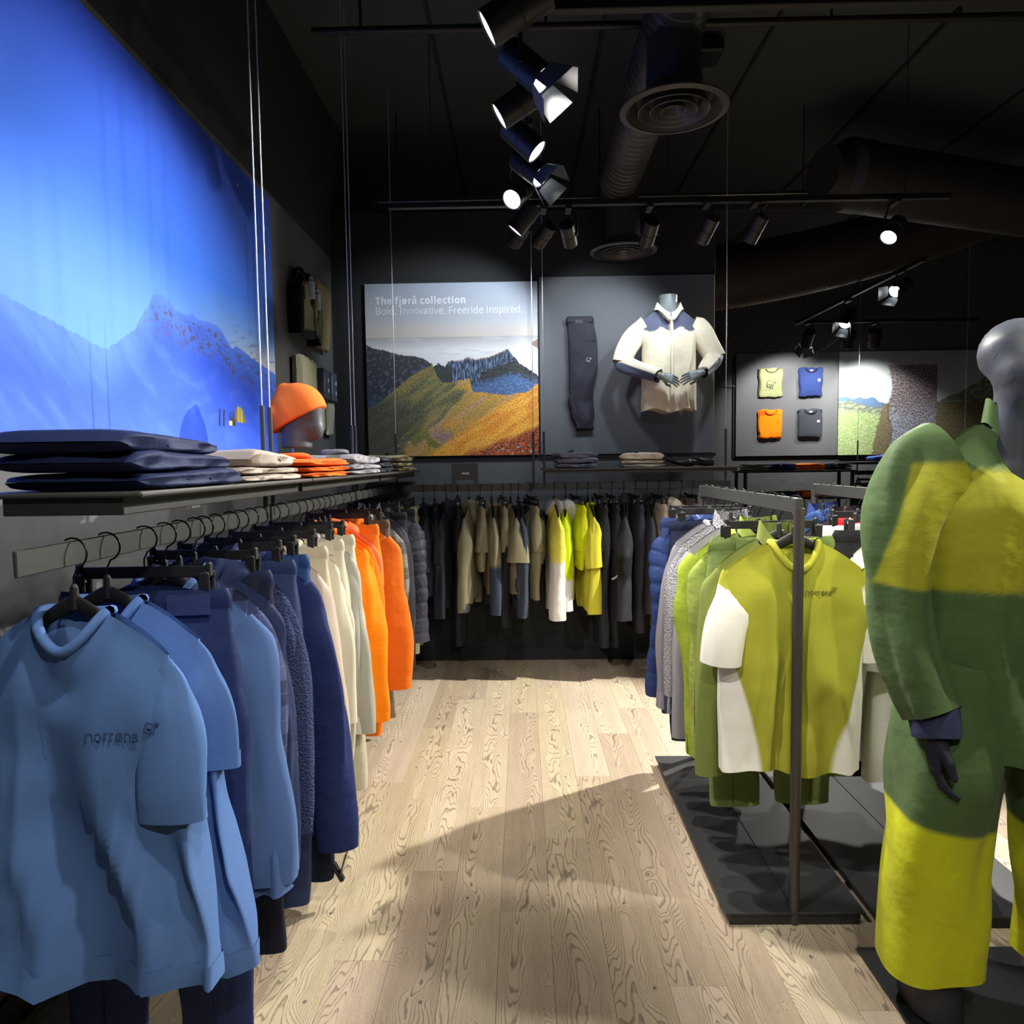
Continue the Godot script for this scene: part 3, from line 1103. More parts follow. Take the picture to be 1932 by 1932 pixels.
# ---------------------------------------------------------------- oak
func oak_tex(sd: int) -> ImageTexture:
	var w := 160
	var h := 1280
	var im := Image.create(w, h, false, Image.FORMAT_RGB8)
	var f := FastNoiseLite.new()
	f.seed = sd
	f.frequency = 1.0
	f.fractal_octaves = 3
	var r := RandomNumberGenerator.new()
	r.seed = sd
	var cx := r.randf_range(0.3, 0.7)
	var slope := r.randf_range(7.0, 10.0)
	var curve := r.randf_range(20.0, 34.0)
	var light := [c8(206, 192, 166), c8(202, 187, 162), c8(198, 183, 160), c8(206, 190, 168)][sd % 4] as Color
	var dark := light.darkened(0.36)
	var knots := []
	for i in 2:
		knots.append(Vector2(r.randf_range(0.2, 0.8), r.randf_range(0.1, 0.9)))
	for y in h:
		var v := y / float(h)
		var wob := 0.12 * f.get_noise_2d(5.0, v * 3.0) * 2.0
		var flat := curve * (0.55 + 0.9 * absf(f.get_noise_2d(20.0, v * 1.6)) * 2.0)
		for x in w:
			var u := x / float(w)
			var d := u - cx - wob
			var hh := d * d * flat + slope * v * 1.25 + 3.4 * f.get_noise_2d(u * 1.1, v * 2.0) + 0.14 * f.get_noise_2d(u * 7.0 + 30.0, v * 30.0)
			for k in knots:
				var kd := Vector2((u - k.x), (v - k.y) * 9.0).length()
				hh += 1.6 * exp(-kd * kd * 30.0)
			var ring := hh * 1.35 - floorf(hh * 1.35)
			var line := smoothstep(0.62, 0.93, ring) * (1.0 - smoothstep(0.95, 1.0, ring))
			var pore := f.get_noise_2d(u * 60.0, v * 14.0 + 80.0)
			var g := 0.95 * line * clampf(0.85 + 0.5 * pore, 0.5, 1.1) + 0.3 * maxf(0.0, pore) + 0.16 * f.get_noise_2d(u * 3.0 + 50.0, v * 2.0)
			var q := light.lerp(dark, clampf(g, 0.0, 1.0))
			for k in knots:
				var kd := Vector2((u - k.x), (v - k.y) * 9.0).length()
				if kd < 0.035:
					q = q.lerp(c8(86, 84, 84), 0.7)
			im.set_pixel(x, y, q)
	im.generate_mipmaps()
	return ImageTexture.create_from_image(im)

# ---------------------------------------------------------------- emblem and lettering
func lettering(parent: Node, called: String, text: String, at: Transform3D, height: float, mat: Material, bold := false, depth := 0.002) -> void:
	var tm := text_mesh(text, height, bold, depth)
	var o := part(parent, called, tm, mat)
	o.transform = at

func conform(o: Node, called: String, m: Mesh, at: Vector3, mat: Material, lift := 0.0035) -> void:
	# lay a thin print on the front of a garment
	var v: PackedVector3Array = o.get_node("body").mesh.surface_get_arrays(0)[Mesh.ARRAY_VERTEX]
	var near := PackedVector3Array()
	for q in v:
		if q.z > -0.01 and q.x > at.x - 0.045 and q.x < at.x + 0.15 and absf(q.y - at.y) < 0.045:
			near.append(q)
	var arr := m.surface_get_arrays(0)
	var p: PackedVector3Array = arr[Mesh.ARRAY_VERTEX]
	for i in p.size():
		var x := p[i].x + at.x
		var y := p[i].y + at.y
		var s := 0.0
		var w := 0.0
		for q in near:
			var e := 1.0 / (pow((q.x - x) * (q.x - x) + (q.y - y) * (q.y - y) + 1e-6, 2.0))
			s += q.z * e
			w += e
		p[i] = Vector3(x, y, s / w + lift + p[i].z)
	arr[Mesh.ARRAY_VERTEX] = p
	var am := ArrayMesh.new()
	am.add_surface_from_arrays(Mesh.PRIMITIVE_TRIANGLES, arr)
	part(o, called, am, mat)

func text_mesh(text: String, height: float, bold := false, depth := 0.001) -> TextMesh:
	var tm := TextMesh.new()
	var sf := SystemFont.new()
	sf.font_names = PackedStringArray(["Droid Sans"])
	sf.font_weight = 700 if bold else 400
	tm.font = sf
	tm.text = text
	tm.font_size = 32
	tm.pixel_size = height / 32.0
	tm.depth = depth
	tm.horizontal_alignment = HORIZONTAL_ALIGNMENT_LEFT
	tm.curve_step = 2.0
	return tm

# a horned helmet head in thin lines, one unit wide
func emblem_mesh(sc: float, th: float) -> ArrayMesh:
	var m := MB.new()
	var lines := [
		[Vector2(-0.42, -0.2), Vector2(-0.45, 0.1), Vector2(-0.38, 0.34), Vector2(-0.2, 0.48), Vector2(0.02, 0.44), Vector2(0.2, 0.3)],
		[Vector2(0.2, 0.3), Vector2(0.3, 0.26), Vector2(0.42, 0.3), Vector2(0.56, 0.44), Vector2(0.52, 0.3), Vector2(0.42, 0.16), Vector2(0.24, 0.1)],
		[Vector2(0.3, 0.42), Vector2(0.42, 0.48), Vector2(0.36, 0.36)],
		[Vector2(-0.4, -0.12), Vector2(-0.3, -0.28)],
		[Vector2(-0.3, 0.0), Vector2(-0.18, 0.06), Vector2(-0.08, -0.02)],
		[Vector2(0.0, 0.04), Vector2(0.08, -0.04), Vector2(0.14, 0.0)],
		[Vector2(-0.22, -0.2), Vector2(-0.1, -0.14), Vector2(0.02, -0.2)],
		[Vector2(-0.16, -0.3), Vector2(-0.06, -0.36), Vector2(0.02, -0.28)],
		[Vector2(0.2, -0.02), Vector2(0.18, -0.24), Vector2(0.12, -0.42)],
	]
	for l in lines:
		var p := PackedVector3Array()
		for q in l:
			p.append(Vector3(q.x * sc, q.y * sc, 0))
		m.tube(p, th, 6, true)
	return m.mesh()

# ---------------------------------------------------------------- rails and shelves
func rail_unit(label: String, a: Vector3, b: Vector3, cables: Array) -> void:
	# a flat rail between a and b, hung from the ceiling on rods and steel cables
	var o := thing("hanging_rail", label, "clothes rail", (a + b) * 0.5)
	var c := (a + b) * 0.5
	var d := b - a
	var grey := paint("rail grey", c8(58, 60, 59), 0.45, 0.2)
	var m := MB.new()
	m.box(Transform3D(Basis.IDENTITY, Vector3(0, -0.025, 0)), Vector3(maxf(absf(d.x), 0.008), 0.05, maxf(absf(d.z), 0.008)), 0.002)
	part(o, "rail", m.mesh(), grey)
	for q in cables:
		var r := MB.new()
		var p: Vector3 = q - c
		r.tube(PackedVector3Array([p + Vector3(0, -0.035, 0), p + Vector3(0, 0.36, 0)]), 0.0085, 10)
		part(o, "rod", r.mesh(), paint("rod grey", c8(66, 68, 70), 0.35, 0.4))
		var w := MB.new()
		w.tube(PackedVector3Array([p + Vector3(0, 0.35, 0), p + Vector3(0, 4.07 - c.y, 0)]), 0.0026, 6)
		part(o, "cable", w.mesh(), paint("cable", c8(205, 205, 200), 0.35, 0.5))

func shelf(label: String, at: Vector3, size: Vector3, rim := 0.035) -> void:
	# at: the middle of its upper face
	var o := thing("wall_shelf", label, "shelf", at)
	var dark := paint("shelf grey", c8(58, 58, 57), 0.5, 0.1)
	part(o, "board", boxmesh(Vector3(0, -0.006, 0), Vector3(size.x, 0.012, size.z), 0.004), dark)
	part(o, "beam", boxmesh(Vector3(0, -0.012 - rim * 0.5, 0), Vector3(size.x * (0.72 if size.z > size.x else 0.97), rim, size.z * (0.97 if size.z > size.x else 0.72)), 0.002), paint("shelf beam", c8(50, 50, 48), 0.5, 0.1))

func stand_rack(label: String, x: float, z0: float, z1: float, zp: float) -> void:
	var o := thing("floor_rack", label, "clothes rack", Vector3(x, 0, (z0 + z1) * 0.5))
	var zc := (z0 + z1) * 0.5
	var grey := paint("rail grey", c8(58, 60, 59), 0.45, 0.2)
	part(o, "rail", boxmesh(Vector3(0, 1.352, 0), Vector3(0.009, 0.05, absf(z1 - z0)), 0.002), grey)
	for z in [z0, z1]:
		var m := MB.new()
		m.tube(PackedVector3Array([Vector3(0, 0.0, z - zc), Vector3(0, 1.345, z - zc)]), 0.0165, 20)
		part(o, "post", m.mesh(), paint("post bronze", c8(74, 70, 67), 0.38, 0.45))
		part(o, "bracket", boxmesh(Vector3(0, 1.348, z - zc + signf(zc - z) * 0.012), Vector3(0.024, 0.056, 0.03), 0.002), grey)

func platform(label: String, x0: float, x1: float, z0: float, z1: float) -> void:
	var c := Vector3((x0 + x1) * 0.5, 0, (z0 + z1) * 0.5)
	var o := thing("rack_platform", label, "platform", c)
	var w := (x1 - x0) * 0.5
	var top := paint("platform top", c8(40, 42, 44), 0.5)
	for s in [-1.0, 1.0]:
		part(o, "top_panel", boxmesh(Vector3(s * w * 0.5, 0.04, 0), Vector3(w - 0.0025, 0.008, absf(z1 - z0)), 0.001), top)
	part(o, "plinth", boxmesh(Vector3(0, 0.0185, 0), Vector3(w * 2.0 - 0.03, 0.035, absf(z1 - z0) - 0.012), 0.001), paint("plinth", c8(34, 34, 35), 0.6))

# ---------------------------------------------------------------- the shop
func _ready() -> void:
	rng.seed = 7
	ns.seed = 11
	ns.frequency = 0.02
	ns.fractal_octaves = 2
	var cam := Camera3D.new()
	cam.name = "camera"
	add_child(cam)
	cam.transform = Transform3D(Basis(Vector3(0.999815, -0.013461, -0.013739), Vector3(0.012498, 0.997609, -0.067972), Vector3(0.014621, 0.067788, 0.997593)), Vector3(0, 1.5, 0))
	cam.fov = 70.0
	cam.near = 0.05
	cam.far = 60.0
	var we := WorldEnvironment.new()
	we.name = "world"
	var env := Environment.new()
	env.background_mode = Environment.BG_COLOR
	env.background_color = Color(0, 0, 0)
	env.tonemap_mode = Environment.TONE_MAPPER_LINEAR
	env.tonemap_exposure = 1.0
	env.sdfgi_enabled = true
	env.ssao_enabled = true
	env.ssil_enabled = true
	we.environment = env
	add_child(we)
	build_hanger_meshes()
	lights()
	room()
	fixtures()
	ceiling_things()
	left_rail()
	back_rail()
	right_racks()
	wall_display()
	shelves_left()
	far_side()
	shop_mannequin()

# every lamp with its beam
func lights() -> void:
	var ty := 3.05
	# along the middle track, turned to the left wall, its picture and its rail
	lamp("topmost black spot lamp cut by the upper frame edge, white face turned left", Vector3(0.0, 2.86, -2.3), Vector3(-0.9, -0.5, -0.06), 0.056, 0.21, 1.3, 40.0, ty)
	lamp("larger black spot lamp with open barn doors under the topmost lamp", Vector3(0.03, 2.85, -2.6), Vector3(0.68, -0.68, 0.22), 0.053, 0.17, 5.0, 46.0, ty, true)
	lamp("black spot lamp with lit white face just below the larger barn-door lamp", Vector3(0.0, 2.85, -2.86), Vector3(-0.9, -0.56, -0.02), 0.053, 0.17, 1.25, 40.0, ty)
	lamp("black spot lamp turned left, directly above the smaller barn-door lamp", Vector3(0.02, 2.85, -3.16), Vector3(0.74, -0.72, 0.1), 0.053, 0.17, 6.5, 46.0, ty)
	lamp("smaller barn-door spot lamp halfway down the lamp row", Vector3(0.05, 2.85, -3.46), Vector3(0.62, -0.62, 0.36), 0.053, 0.17, 2.6, 34.0, ty, true)
	lamp("spot lamp with a full round glowing face, shining towards the camera", Vector3(0.0, 2.83, -3.72), Vector3(-0.5, -0.7, 0.72), 0.05, 0.16, 2.7, 32.0, ty, false, 0.6, 7.0)
	lamp("black spot lamp low in the row, pale face tilted down left", Vector3(0.03, 2.86, -4.2), Vector3(-0.72, -0.85, -0.1), 0.053, 0.17, 1.5, 30.0, ty)
	lamp("lowest lamp of the middle row, its white face half hidden", Vector3(0.0, 2.85, -4.45), Vector3(-0.5, -0.5, -0.95), 0.045, 0.16, 0.75, 42.0, ty, false, 0.6, 4.0, Color(0.93, 0.97, 1.0))
	# on the cross track, turned to the back wall
	lamp("short spot lamp on the cross track, first from the lamp row", Vector3(0.15, 2.88, -4.56), Vector3(-0.62, -0.62, -0.9), 0.045, 0.16, 0.8, 44.0, ty, false, 0.6, 4.0, Color(0.93, 0.97, 1.0))
	lamp("short upright spot lamp on the cross track, second from the lamp row", Vector3(0.3, 2.88, -4.56), Vector3(0.22, -0.5, -0.9), 0.045, 0.16, 0.6, 38.0, ty, false, 0.6, 4.0, Color(0.93, 0.97, 1.0))
	lamp("tilted spot lamp beside the small round air diffuser", Vector3(0.79, 2.88, -4.56), Vector3(-0.12, -0.6, -0.8), 0.045, 0.16, 0.62, 38.0, ty, false, 0.6, 4.0, Color(0.93, 0.97, 1.0))
	lamp("tilted spot lamp on the cross track, left of the hanging cable", Vector3(1.13, 2.88, -4.52), Vector3(-0.3, -0.72, -0.72), 0.045, 0.16, 0.55, 36.0, ty, false, 0.6, 4.0, Color(0.93, 0.97, 1.0))
	lamp("tilted spot lamp on the cross track, right of the hanging cable", Vector3(1.42, 2.88, -4.52), Vector3(-0.34, -0.8, -0.6), 0.045, 0.16, 0.6, 36.0, ty, false, 0.6, 4.0, Color(0.93, 0.97, 1.0))
	lamp("bright lamp at the right frame edge under the cross track", Vector3(2.26, 2.87, -4.55), Vector3(-0.74, -0.9, 0.5), 0.05, 0.16, 24.0, 36.0, ty, false, 0.35, 8.0)
	# unseen lamps out of view, placed to light near clothes, racks and floor
	lamp("unseen spot lamp above the camera, placed to light the near left rail", Vector3(0.0, 2.86, -0.9), Vector3(-0.55, -0.8, -0.55), 0.053, 0.17, 2.2, 36.0, ty)
	lamp("unseen spot lamp right of the camera, placed to light the near rack", Vector3(0.9, 2.86, -0.5), Vector3(0.06, -0.8, -0.9), 0.053, 0.17, 1.2, 34.0, ty)
	lamp("unseen spot lamp left of the camera, placed to light the near floor rack", Vector3(-0.9, 2.86, -0.9), Vector3(1.45, -1.95, -2.1), 0.053, 0.17, 5.0, 25.0, ty)
	lamp("unseen spot lamp behind the camera, placed to light the floor", Vector3(0.4, 2.86, 0.4), Vector3(-0.05, -0.85, -0.85), 0.053, 0.17, 2.6, 40.0, ty)
	lamp("unseen spot lamp over the right platforms, placed to light the right racks", Vector3(2.1, 2.86, -1.7), Vector3(-0.55, -0.95, -0.35), 0.053, 0.17, 4.5, 36.0, ty)
	# far right part of the shop
	lamp("bright barn-door lamp above the folded shirts on the far wall", Vector3(3.2, 2.83, -8.3), Vector3(0.05, -0.6, -0.7), 0.06, 0.2, 2.6, 46.0, 3.02, true, 0.6, 7.0)
	lamp("barn-door lamp higher on the slanting far track", Vector3(3.2, 2.86, -7.3), Vector3(-0.55, -0.7, 0.5), 0.055, 0.2, 3.5, 36.0, 3.05, true)
	lamp("small dark lamp beneath the higher far barn-door lamp", Vector3(3.75, 2.86, -8.55), Vector3(0.05, -0.7, -0.5), 0.07, 0.2, 1.3, 48.0, 3.05)
	lamp("small dark lamp nearest the right frame edge on the far track", Vector3(4.05, 2.86, -8.55), Vector3(0.2, -0.75, -0.5), 0.07, 0.2, 1.8, 48.0, 3.05)
	lamp("lamp with two bright faces at the far right frame edge", Vector3(3.15, 2.9, -6.2), Vector3(-0.6, -0.35, 0.3), 0.055, 0.18, 4.0, 36.0, 3.05, true)

func room() -> void:
	var wall := paint("wall grey", c8(86, 88, 91), 0.85)
	wall.normal_enabled = true
	wall.normal_texture = normal_tex("plaster")
	wall.normal_scale = 0.25
	wall.uv1_triplanar = true
	wall.uv1_scale = Vector3.ONE * 0.7
	var black := paint("black paint", c8(36, 38, 40), 0.9)
	struct("floor", boxmesh(Vector3(2.5, -0.06, -3.8), Vector3(8.2, 0.1, 11.2), 0.001), paint("subfloor", c8(40, 34, 28), 0.9))
	planks(get_node("floor"))
	struct("ceiling", boxmesh(Vector3(2.5, 4.13, -3.8), Vector3(8.2, 0.1, 11.2), 0.001), paint("ceiling black", c8(60, 65, 66), 0.9))
	struct("wall_left", boxmesh(Vector3(-1.451, 2.04, -3.8), Vector3(0.12, 4.08, 11.2), 0.001), wall)
	struct("wall_back", boxmesh(Vector3(0.02, 1.669, -5.54), Vector3(2.82, 3.338, 0.12), 0.002), wall)
	struct("wall_far", boxmesh(Vector3(2.5, 2.04, -9.3), Vector3(8.2, 4.08, 0.12), 0.001), wall)
	struct("wall_right", boxmesh(Vector3(6.5, 2.04, -3.8), Vector3(0.12, 4.08, 11.2), 0.001), wall)
	struct("wall_rear", boxmesh(Vector3(2.5, 2.04, 1.7), Vector3(8.2, 4.08, 0.12), 0.001), wall)
	struct("baseboard_back", boxmesh(Vector3(0.02, 0.05, -5.474), Vector3(2.82, 0.1, 0.012), 0.003), black)
	struct("baseboard_left", boxmesh(Vector3(-1.384, 0.05, -2.0), Vector3(0.012, 0.1, 6.9), 0.003), black)
	# black panel painted as the shade on the back wall under the rail
	struct("shade_panel_1", boxmesh(Vector3(0.02, 0.62, -5.476), Vector3(2.82, 1.04, 0.008), 0.002), black)
	# picture field black surround and ledge on the back wall
	struct("trim_2", boxmesh(Vector3(-0.627, 2.19, -5.475), Vector3(1.524, 1.31, 0.01), 0.002), black)
	struct("trim_3", boxmesh(Vector3(0.79, 1.54, -5.472), Vector3(1.3, 0.024, 0.02), 0.002), black)
	struct("trim_4", boxmesh(Vector3(-0.52, 3.09, -5.477), Vector3(1.74, 0.49, 0.006), 0.002), black)
	struct("trim_5", boxmesh(Vector3(0.89, 3.09, -5.477), Vector3(1.08, 0.49, 0.006), 0.002), black)
	# upper left wall, black paint above the display height
	struct("trim_6", boxmesh(Vector3(-1.388, 3.54, -3.8), Vector3(0.006, 1.06, 10.8), 0.002), black)
	# ceiling battens
	var batten := paint("batten", c8(30, 32, 32), 0.8)
	for x in [-0.51, 0.51, 1.53, 2.55, 3.57, 4.6]:
		part(get_node("ceiling"), "batten", boxmesh(Vector3(x, 4.072, -3.8), Vector3(0.022, 0.018, 10.9), 0.002), batten)

func planks(floor_node: Node) -> void:
	var oak := []
	for i in 4:
		var m := StandardMaterial3D.new()
		m.albedo_texture = oak_tex(40 + i)
		m.roughness = 0.46
		oak.append(m)
	var tints := [Color(0.99, 0.985, 0.975), Color(0.95, 0.935, 0.925), Color(0.97, 0.965, 0.93), Color(0.92, 0.895, 0.88)]
	var mm := []
	for i in 4:
		for tcol in tints:
			var m: StandardMaterial3D = oak[i].duplicate()
			m.albedo_color = tcol
			mm.append(m)
	var known := {-1: -2.347, -2: -3.09, -3: -2.6, -4: -2.11, 0: -2.83, -5: -1.4, 1: -3.4, 2: -2.0}
	var wd := 0.1645
	var r := RandomNumberGenerator.new()
	r.seed = 5
	for k in range(-9, 40):
		var x := 0.0735 + wd * (k + 0.5)
		if x > 6.4:
			break
		var z: float = known.get(k, r.randf_range(-3.4, -1.6))
		var ln := 1.95
		var start := z
		while start < 1.6:
			start += ln
		while start > -9.2:
			var z1 := minf(start, 1.64)
			var z0 := maxf(start - ln, -9.24)
			start -= ln
			if z1 - z0 < 0.02 or z1 < -9.2:
				continue
			# beyond the racks only the far floor can be seen
			if x > 1.8 and z0 > -1.0:
				continue
			var m := MB.new()
			m.box(Transform3D(Basis.IDENTITY, Vector3(x, -0.005, (z0 + z1) * 0.5)), Vector3(wd - 0.0007, 0.01, z1 - z0 - 0.0007), 0.0007)
			var u0 := 0.0 if r.randf() < 0.5 else 1.0
			var f := 1.0 if r.randf() < 0.5 else -1.0
			for i in m.v.size():
				var q := m.v[i]
				var uu := (q.x - x) / wd + 0.5
				m.t[i] = Vector2(absf(u0 - uu), (q.z - z0) / ln if f > 0 else (z1 - q.z) / ln)
			part(floor_node, "plank", m.mesh(), mm[r.randi() % 16])

func fixtures() -> void:
	# the left rail: three units, and two pairs of rods
	rail_unit("near black rail unit along the left wall, carrying blue clothing", Vector3(-0.92, 1.352, -1.3), Vector3(-0.92, 1.352, -2.625), [Vector3(-0.92, 1.352, -2.6)])
	rail_unit("middle rail unit along the left wall, carrying beige and orange clothing", Vector3(-0.92, 1.352, -2.655), Vector3(-0.92, 1.352, -3.99), [Vector3(-0.92, 1.352, -2.68), Vector3(-0.92, 1.352, -3.965)])
	rail_unit("last rail unit along the left wall, ending in the room corner", Vector3(-0.92, 1.352, -4.02), Vector3(-0.92, 1.352, -5.3), [Vector3(-0.92, 1.352, -4.05), Vector3(-0.895, 1.352, -5.21)])
	rail_unit("rail on the back wall under the orange mountain picture", Vector3(-0.86, 1.352, -5.15), Vector3(0.117, 1.352, -5.15), [Vector3(0.08, 1.352, -5.15)])
	rail_unit("rail on the back wall under the dark trousers and the bust", Vector3(0.125, 1.352, -5.15), Vector3(1.46, 1.352, -5.15), [Vector3(0.155, 1.352, -5.15), Vector3(1.424, 1.352, -5.15)])
	shelf("near left wall shelf carrying navy and beige folded clothing", Vector3(-0.92, 1.452, -2.02), Vector3(0.34, 0.02, 1.18))
	shelf("middle left wall shelf carrying orange and checked folded clothing", Vector3(-0.92, 1.452, -3.36), Vector3(0.34, 0.02, 1.48))
	shelf("last left wall shelf ending under the orange mountain picture", Vector3(-0.92, 1.452, -4.77), Vector3(0.34, 0.02, 1.32))
	shelf("back wall shelf under the dark trousers and the shirted bust", Vector3(0.814, 1.454, -5.15), Vector3(1.362, 0.02, 0.3), 0.022)
	stand_rack("nearest floor rack with the yellow and white tee at its front", 0.861, -2.285, -3.53, -2.26)
	stand_rack("second floor rack behind, with white clothing, near the mannequin", 1.415, -2.35, -3.56, -2.35)
	platform("long black platform beside the aisle under the nearest floor rack", 0.637, 1.086, -2.268, -3.53)
	platform("black platform under the second floor rack, right of the first", 1.112, 1.7, -2.245, -3.53)
	# small sign clipped on the back rail
	var o := thing("sign_plate", "small dark sign plate reading senja clipped on the back rail", "sign", Vector3(-0.404, 1.3, -5.138))
	var pl := paint("sign grey", c8(52, 53, 55), 0.5)
	part(o, "plate", boxmesh(Vector3(0, 0.138, 0), Vector3(0.186, 0.116, 0.004), 0.001), pl)
	for s in [-1.0, 1.0]:
		part(o, "leg", boxmesh(Vector3(s * 0.077, 0.04, 0), Vector3(0.032, 0.084, 0.004), 0.001), pl)
	lettering(o, "sign_text", "senja", Transform3D(Basis.IDENTITY, Vector3(-0.021, 0.128, 0.003)), 0.021, paint("white print", c8(235, 232, 225), 0.6), true)

func ceiling_things() -> void:
	var tb := paint("track black", c8(24, 24, 25), 0.5)
	for e in [["middle ceiling track running away from the camera over the aisle", Vector3(0.03, 3.06, -2.4), Vector3(0.036, 0.034, 4.4)], ["cross ceiling track in front of the back wall", Vector3(0.9, 3.065, -4.56), Vector3(3.4, 0.034, 0.036)], ["cross ceiling track at the top of the picture", Vector3(0.9, 3.065, -2.64), Vector3(1.7, 0.034, 0.036)], ["slanting track in the far right part of the shop", Vector3(3.2, 3.06, -7.3), Vector3(0.04, 0.036, 2.7)], ["cross track in front of the far wall", Vector3(4.2, 3.06, -8.56), Vector3(2.1, 0.036, 0.04)]]:
		var o := thing("ceiling_track", e[0], "lamp track", e[1])
		part(o, "channel", boxmesh(Vector3.ZERO, e[2], 0.003), tb)
		var along: Vector3 = e[2]
		for s in [-0.42, 0.0, 0.42]:
			var m := MB.new()
			var p := Vector3(along.x * s if along.x > along.z else 0.0, 0.015, along.z * s if along.z > along.x else 0.0)
			m.tube(PackedVector3Array([p, p + Vector3(0, 4.08 - o.position.y - 0.015, 0)]), 0.0025, 5)
			part(o, "suspension_rod", m.mesh(), tb)
	# spiral duct with two round diffusers
	var duct := paint("duct grey", c8(74, 72, 70), 0.4, 0.25)
	var o := thing("spiral_duct", "long dark spiral duct over the aisle with a seam at every turn", "air duct", Vector3(0.69, 3.42, -3.3))
	var m := MB.new()
	var prof := []
	for j in 64:
		var y := -2.05 + j * 0.065
		prof.append(Vector2(0.134, y))
		prof.append(Vector2(0.1335, y + 0.056))
		prof.append(Vector2(0.138, y + 0.06))
	m.lathe(Transform3D(Basis(Vector3.RIGHT, PI / 2), Vector3(0, 0, 0.15)), prof, 32)
	part(o, "pipe", m.mesh(), duct)
	var em := MB.new()
	var ep := PackedVector3Array()
	for j in 9:
		var a := PI / 2 * j / 8.0
		ep.append(Vector3(0.02, -0.15 + cos(a) * 0.15, -1.88 - sin(a) * 0.13))
	em.tube(ep, 0.134, 28, true)
	part(o, "elbow", em.mesh(), duct)
	for e in [["large round ceiling diffuser with concentric rings below the duct", -3.28, 3.0, 0.675], ["small looking round diffuser in front of the back wall top", -5.2, 2.94, 0.72]]:
		var d := thing("air_diffuser", e[0], "air diffuser", Vector3(e[3], e[2], e[1]))
		var dm := MB.new()
		dm.lathe(Transform3D.IDENTITY, [Vector2(0.205, 0.004), Vector2(0.205, 0.0), Vector2(0.232, 0.006), Vector2(0.232, 0.012), Vector2(0.15, 0.06), Vector2(0.12, 0.1), Vector2(0.115, 0.3)], 40)
		part(d, "outer_ring", dm.mesh(), duct)
		var ck := paint("duct inside", c8(40, 38, 37), 0.6)
		var bm := MB.new()
		bm.lathe(Transform3D.IDENTITY, [Vector2(0.0, 0.058), Vector2(0.16, 0.056), Vector2(0.205, 0.004)], 32)
		part(d, "bowl", bm.mesh(), ck)
		for r in [0.152, 0.1, 0.052]:
			var rm := MB.new()
			rm.lathe(Transform3D.IDENTITY, [Vector2(r - 0.03, 0.044), Vector2(r - 0.004, 0.004), Vector2(r, 0.0), Vector2(r + 0.003, 0.003), Vector2(r - 0.02, 0.05)], 32)
			part(d, "cone_ring", rm.mesh(), duct)
	# wide duct with a mesh grille, upper right
	var g := thing("wide_duct", "wide round duct with mesh grille at the upper right", "air duct", Vector3(2.13, 3.5, -5.3))
	var gd := Vector3(0.9, -0.02, -0.3).normalized()
	var gz := gd.cross(Vector3.UP).normalized()
	var gb := Transform3D(Basis(gz, gd, gz.cross(gd)), Vector3.ZERO)
	var gm := MB.new()
	gm.lathe(gb, [Vector2(0.165, 0.02), Vector2(0.165, 0.0), Vector2(0.18, 0.0), Vector2(0.18, 0.13), Vector2(0.245, 0.17), Vector2(0.245, 0.34), Vector2(0.24, 0.36), Vector2(0.24, 2.4)], 36)
	part(g, "casing", gm.mesh(), paint("duct dark", c8(58, 55, 54), 0.5, 0.2))
	var wm := MB.new()
	for i in 23:
		var q := -0.165 + 0.33 * (i + 0.5) / 23.0
		var l := sqrt(0.165 * 0.165 - q * q)
		wm.tube(PackedVector3Array([gb * Vector3(q, 0.004, -l), gb * Vector3(q, 0.004, l)]), 0.003, 4, false)
		wm.tube(PackedVector3Array([gb * Vector3(-l, 0.006, q), gb * Vector3(l, 0.006, q)]), 0.003, 4, false)
	var gp := part(g, "mesh_grille", wm.mesh(), paint("duct grey", c8(74, 72, 70), 0.4, 0.25))
	gp.set_meta("kind", "stuff")
	# flexible ribbed duct crossing the far part
	var f := thing("flexible_duct", "thick ribbed flexible duct rising to the right, dark brown", "air duct", Vector3(2.5, 3.36, -6.5))
	var fp := PackedVector3Array()
	var fr := PackedFloat32Array()
	for j in 121:
		var t := j / 120.0
		fp.append(Vector3(-1.2 + 3.0 * t, -0.3 + 0.72 * t - 0.1 * sin(PI * t), -0.2 - 0.3 * t))
		fr.append(0.27 + 0.012 * (1.0 if j % 2 == 0 else 0.0))
	var fm := MB.new()
	fm.tube(fp, fr, 28, true)
	part(f, "hose", fm.mesh(), paint("hose brown", c8(62, 54, 50), 0.5, 0.1))
	# cable ladder above the back wall
	var l := thing("cable_ladder", "dark cable ladder running above the top of the back wall", "cable tray", Vector3(0.6, 3.45, -5.72))
	for s in [-1.0, 1.0]:
		part(l, "side_rail", boxmesh(Vector3(0, 0, s * 0.14), Vector3(3.4, 0.05, 0.012), 0.002), paint("ladder grey", c8(70, 70, 70), 0.45, 0.3))
	for i in 12:
		part(l, "rung", boxmesh(Vector3(-1.6 + i * 0.29, 0, 0), Vector3(0.02, 0.02, 0.28), 0.002), paint("ladder grey", c8(70, 70, 70), 0.45, 0.3))
	for x in [-1.5, 0.0, 1.5]:
		var hr := MB.new()
		hr.tube(PackedVector3Array([Vector3(x, 0.0, 0.14), Vector3(x, 0.64, 0.14)]), 0.005, 6)
		part(l, "hanger_rod", hr.mesh(), tb)
	var lm := MB.new()
	lm.tube(PackedVector3Array([Vector3(-1.65, -0.01, 0.155), Vector3(1.65, 0.0, 0.155)]), 0.006, 6)
	part(l, "bright_pipe", lm.mesh(), paint("chrome", c8(190, 190, 190), 0.25, 1.0))
	var b := thing("ceiling_pipe", "thin black pipe across the ceiling behind the upper lamps", "pipe", Vector3(0.5, 3.72, -3.9))
	var bm2 := MB.new()
	bm2.tube(PackedVector3Array([Vector3(-1.55, 0, 0), Vector3(2.6, 0, 0)]), 0.02, 10)
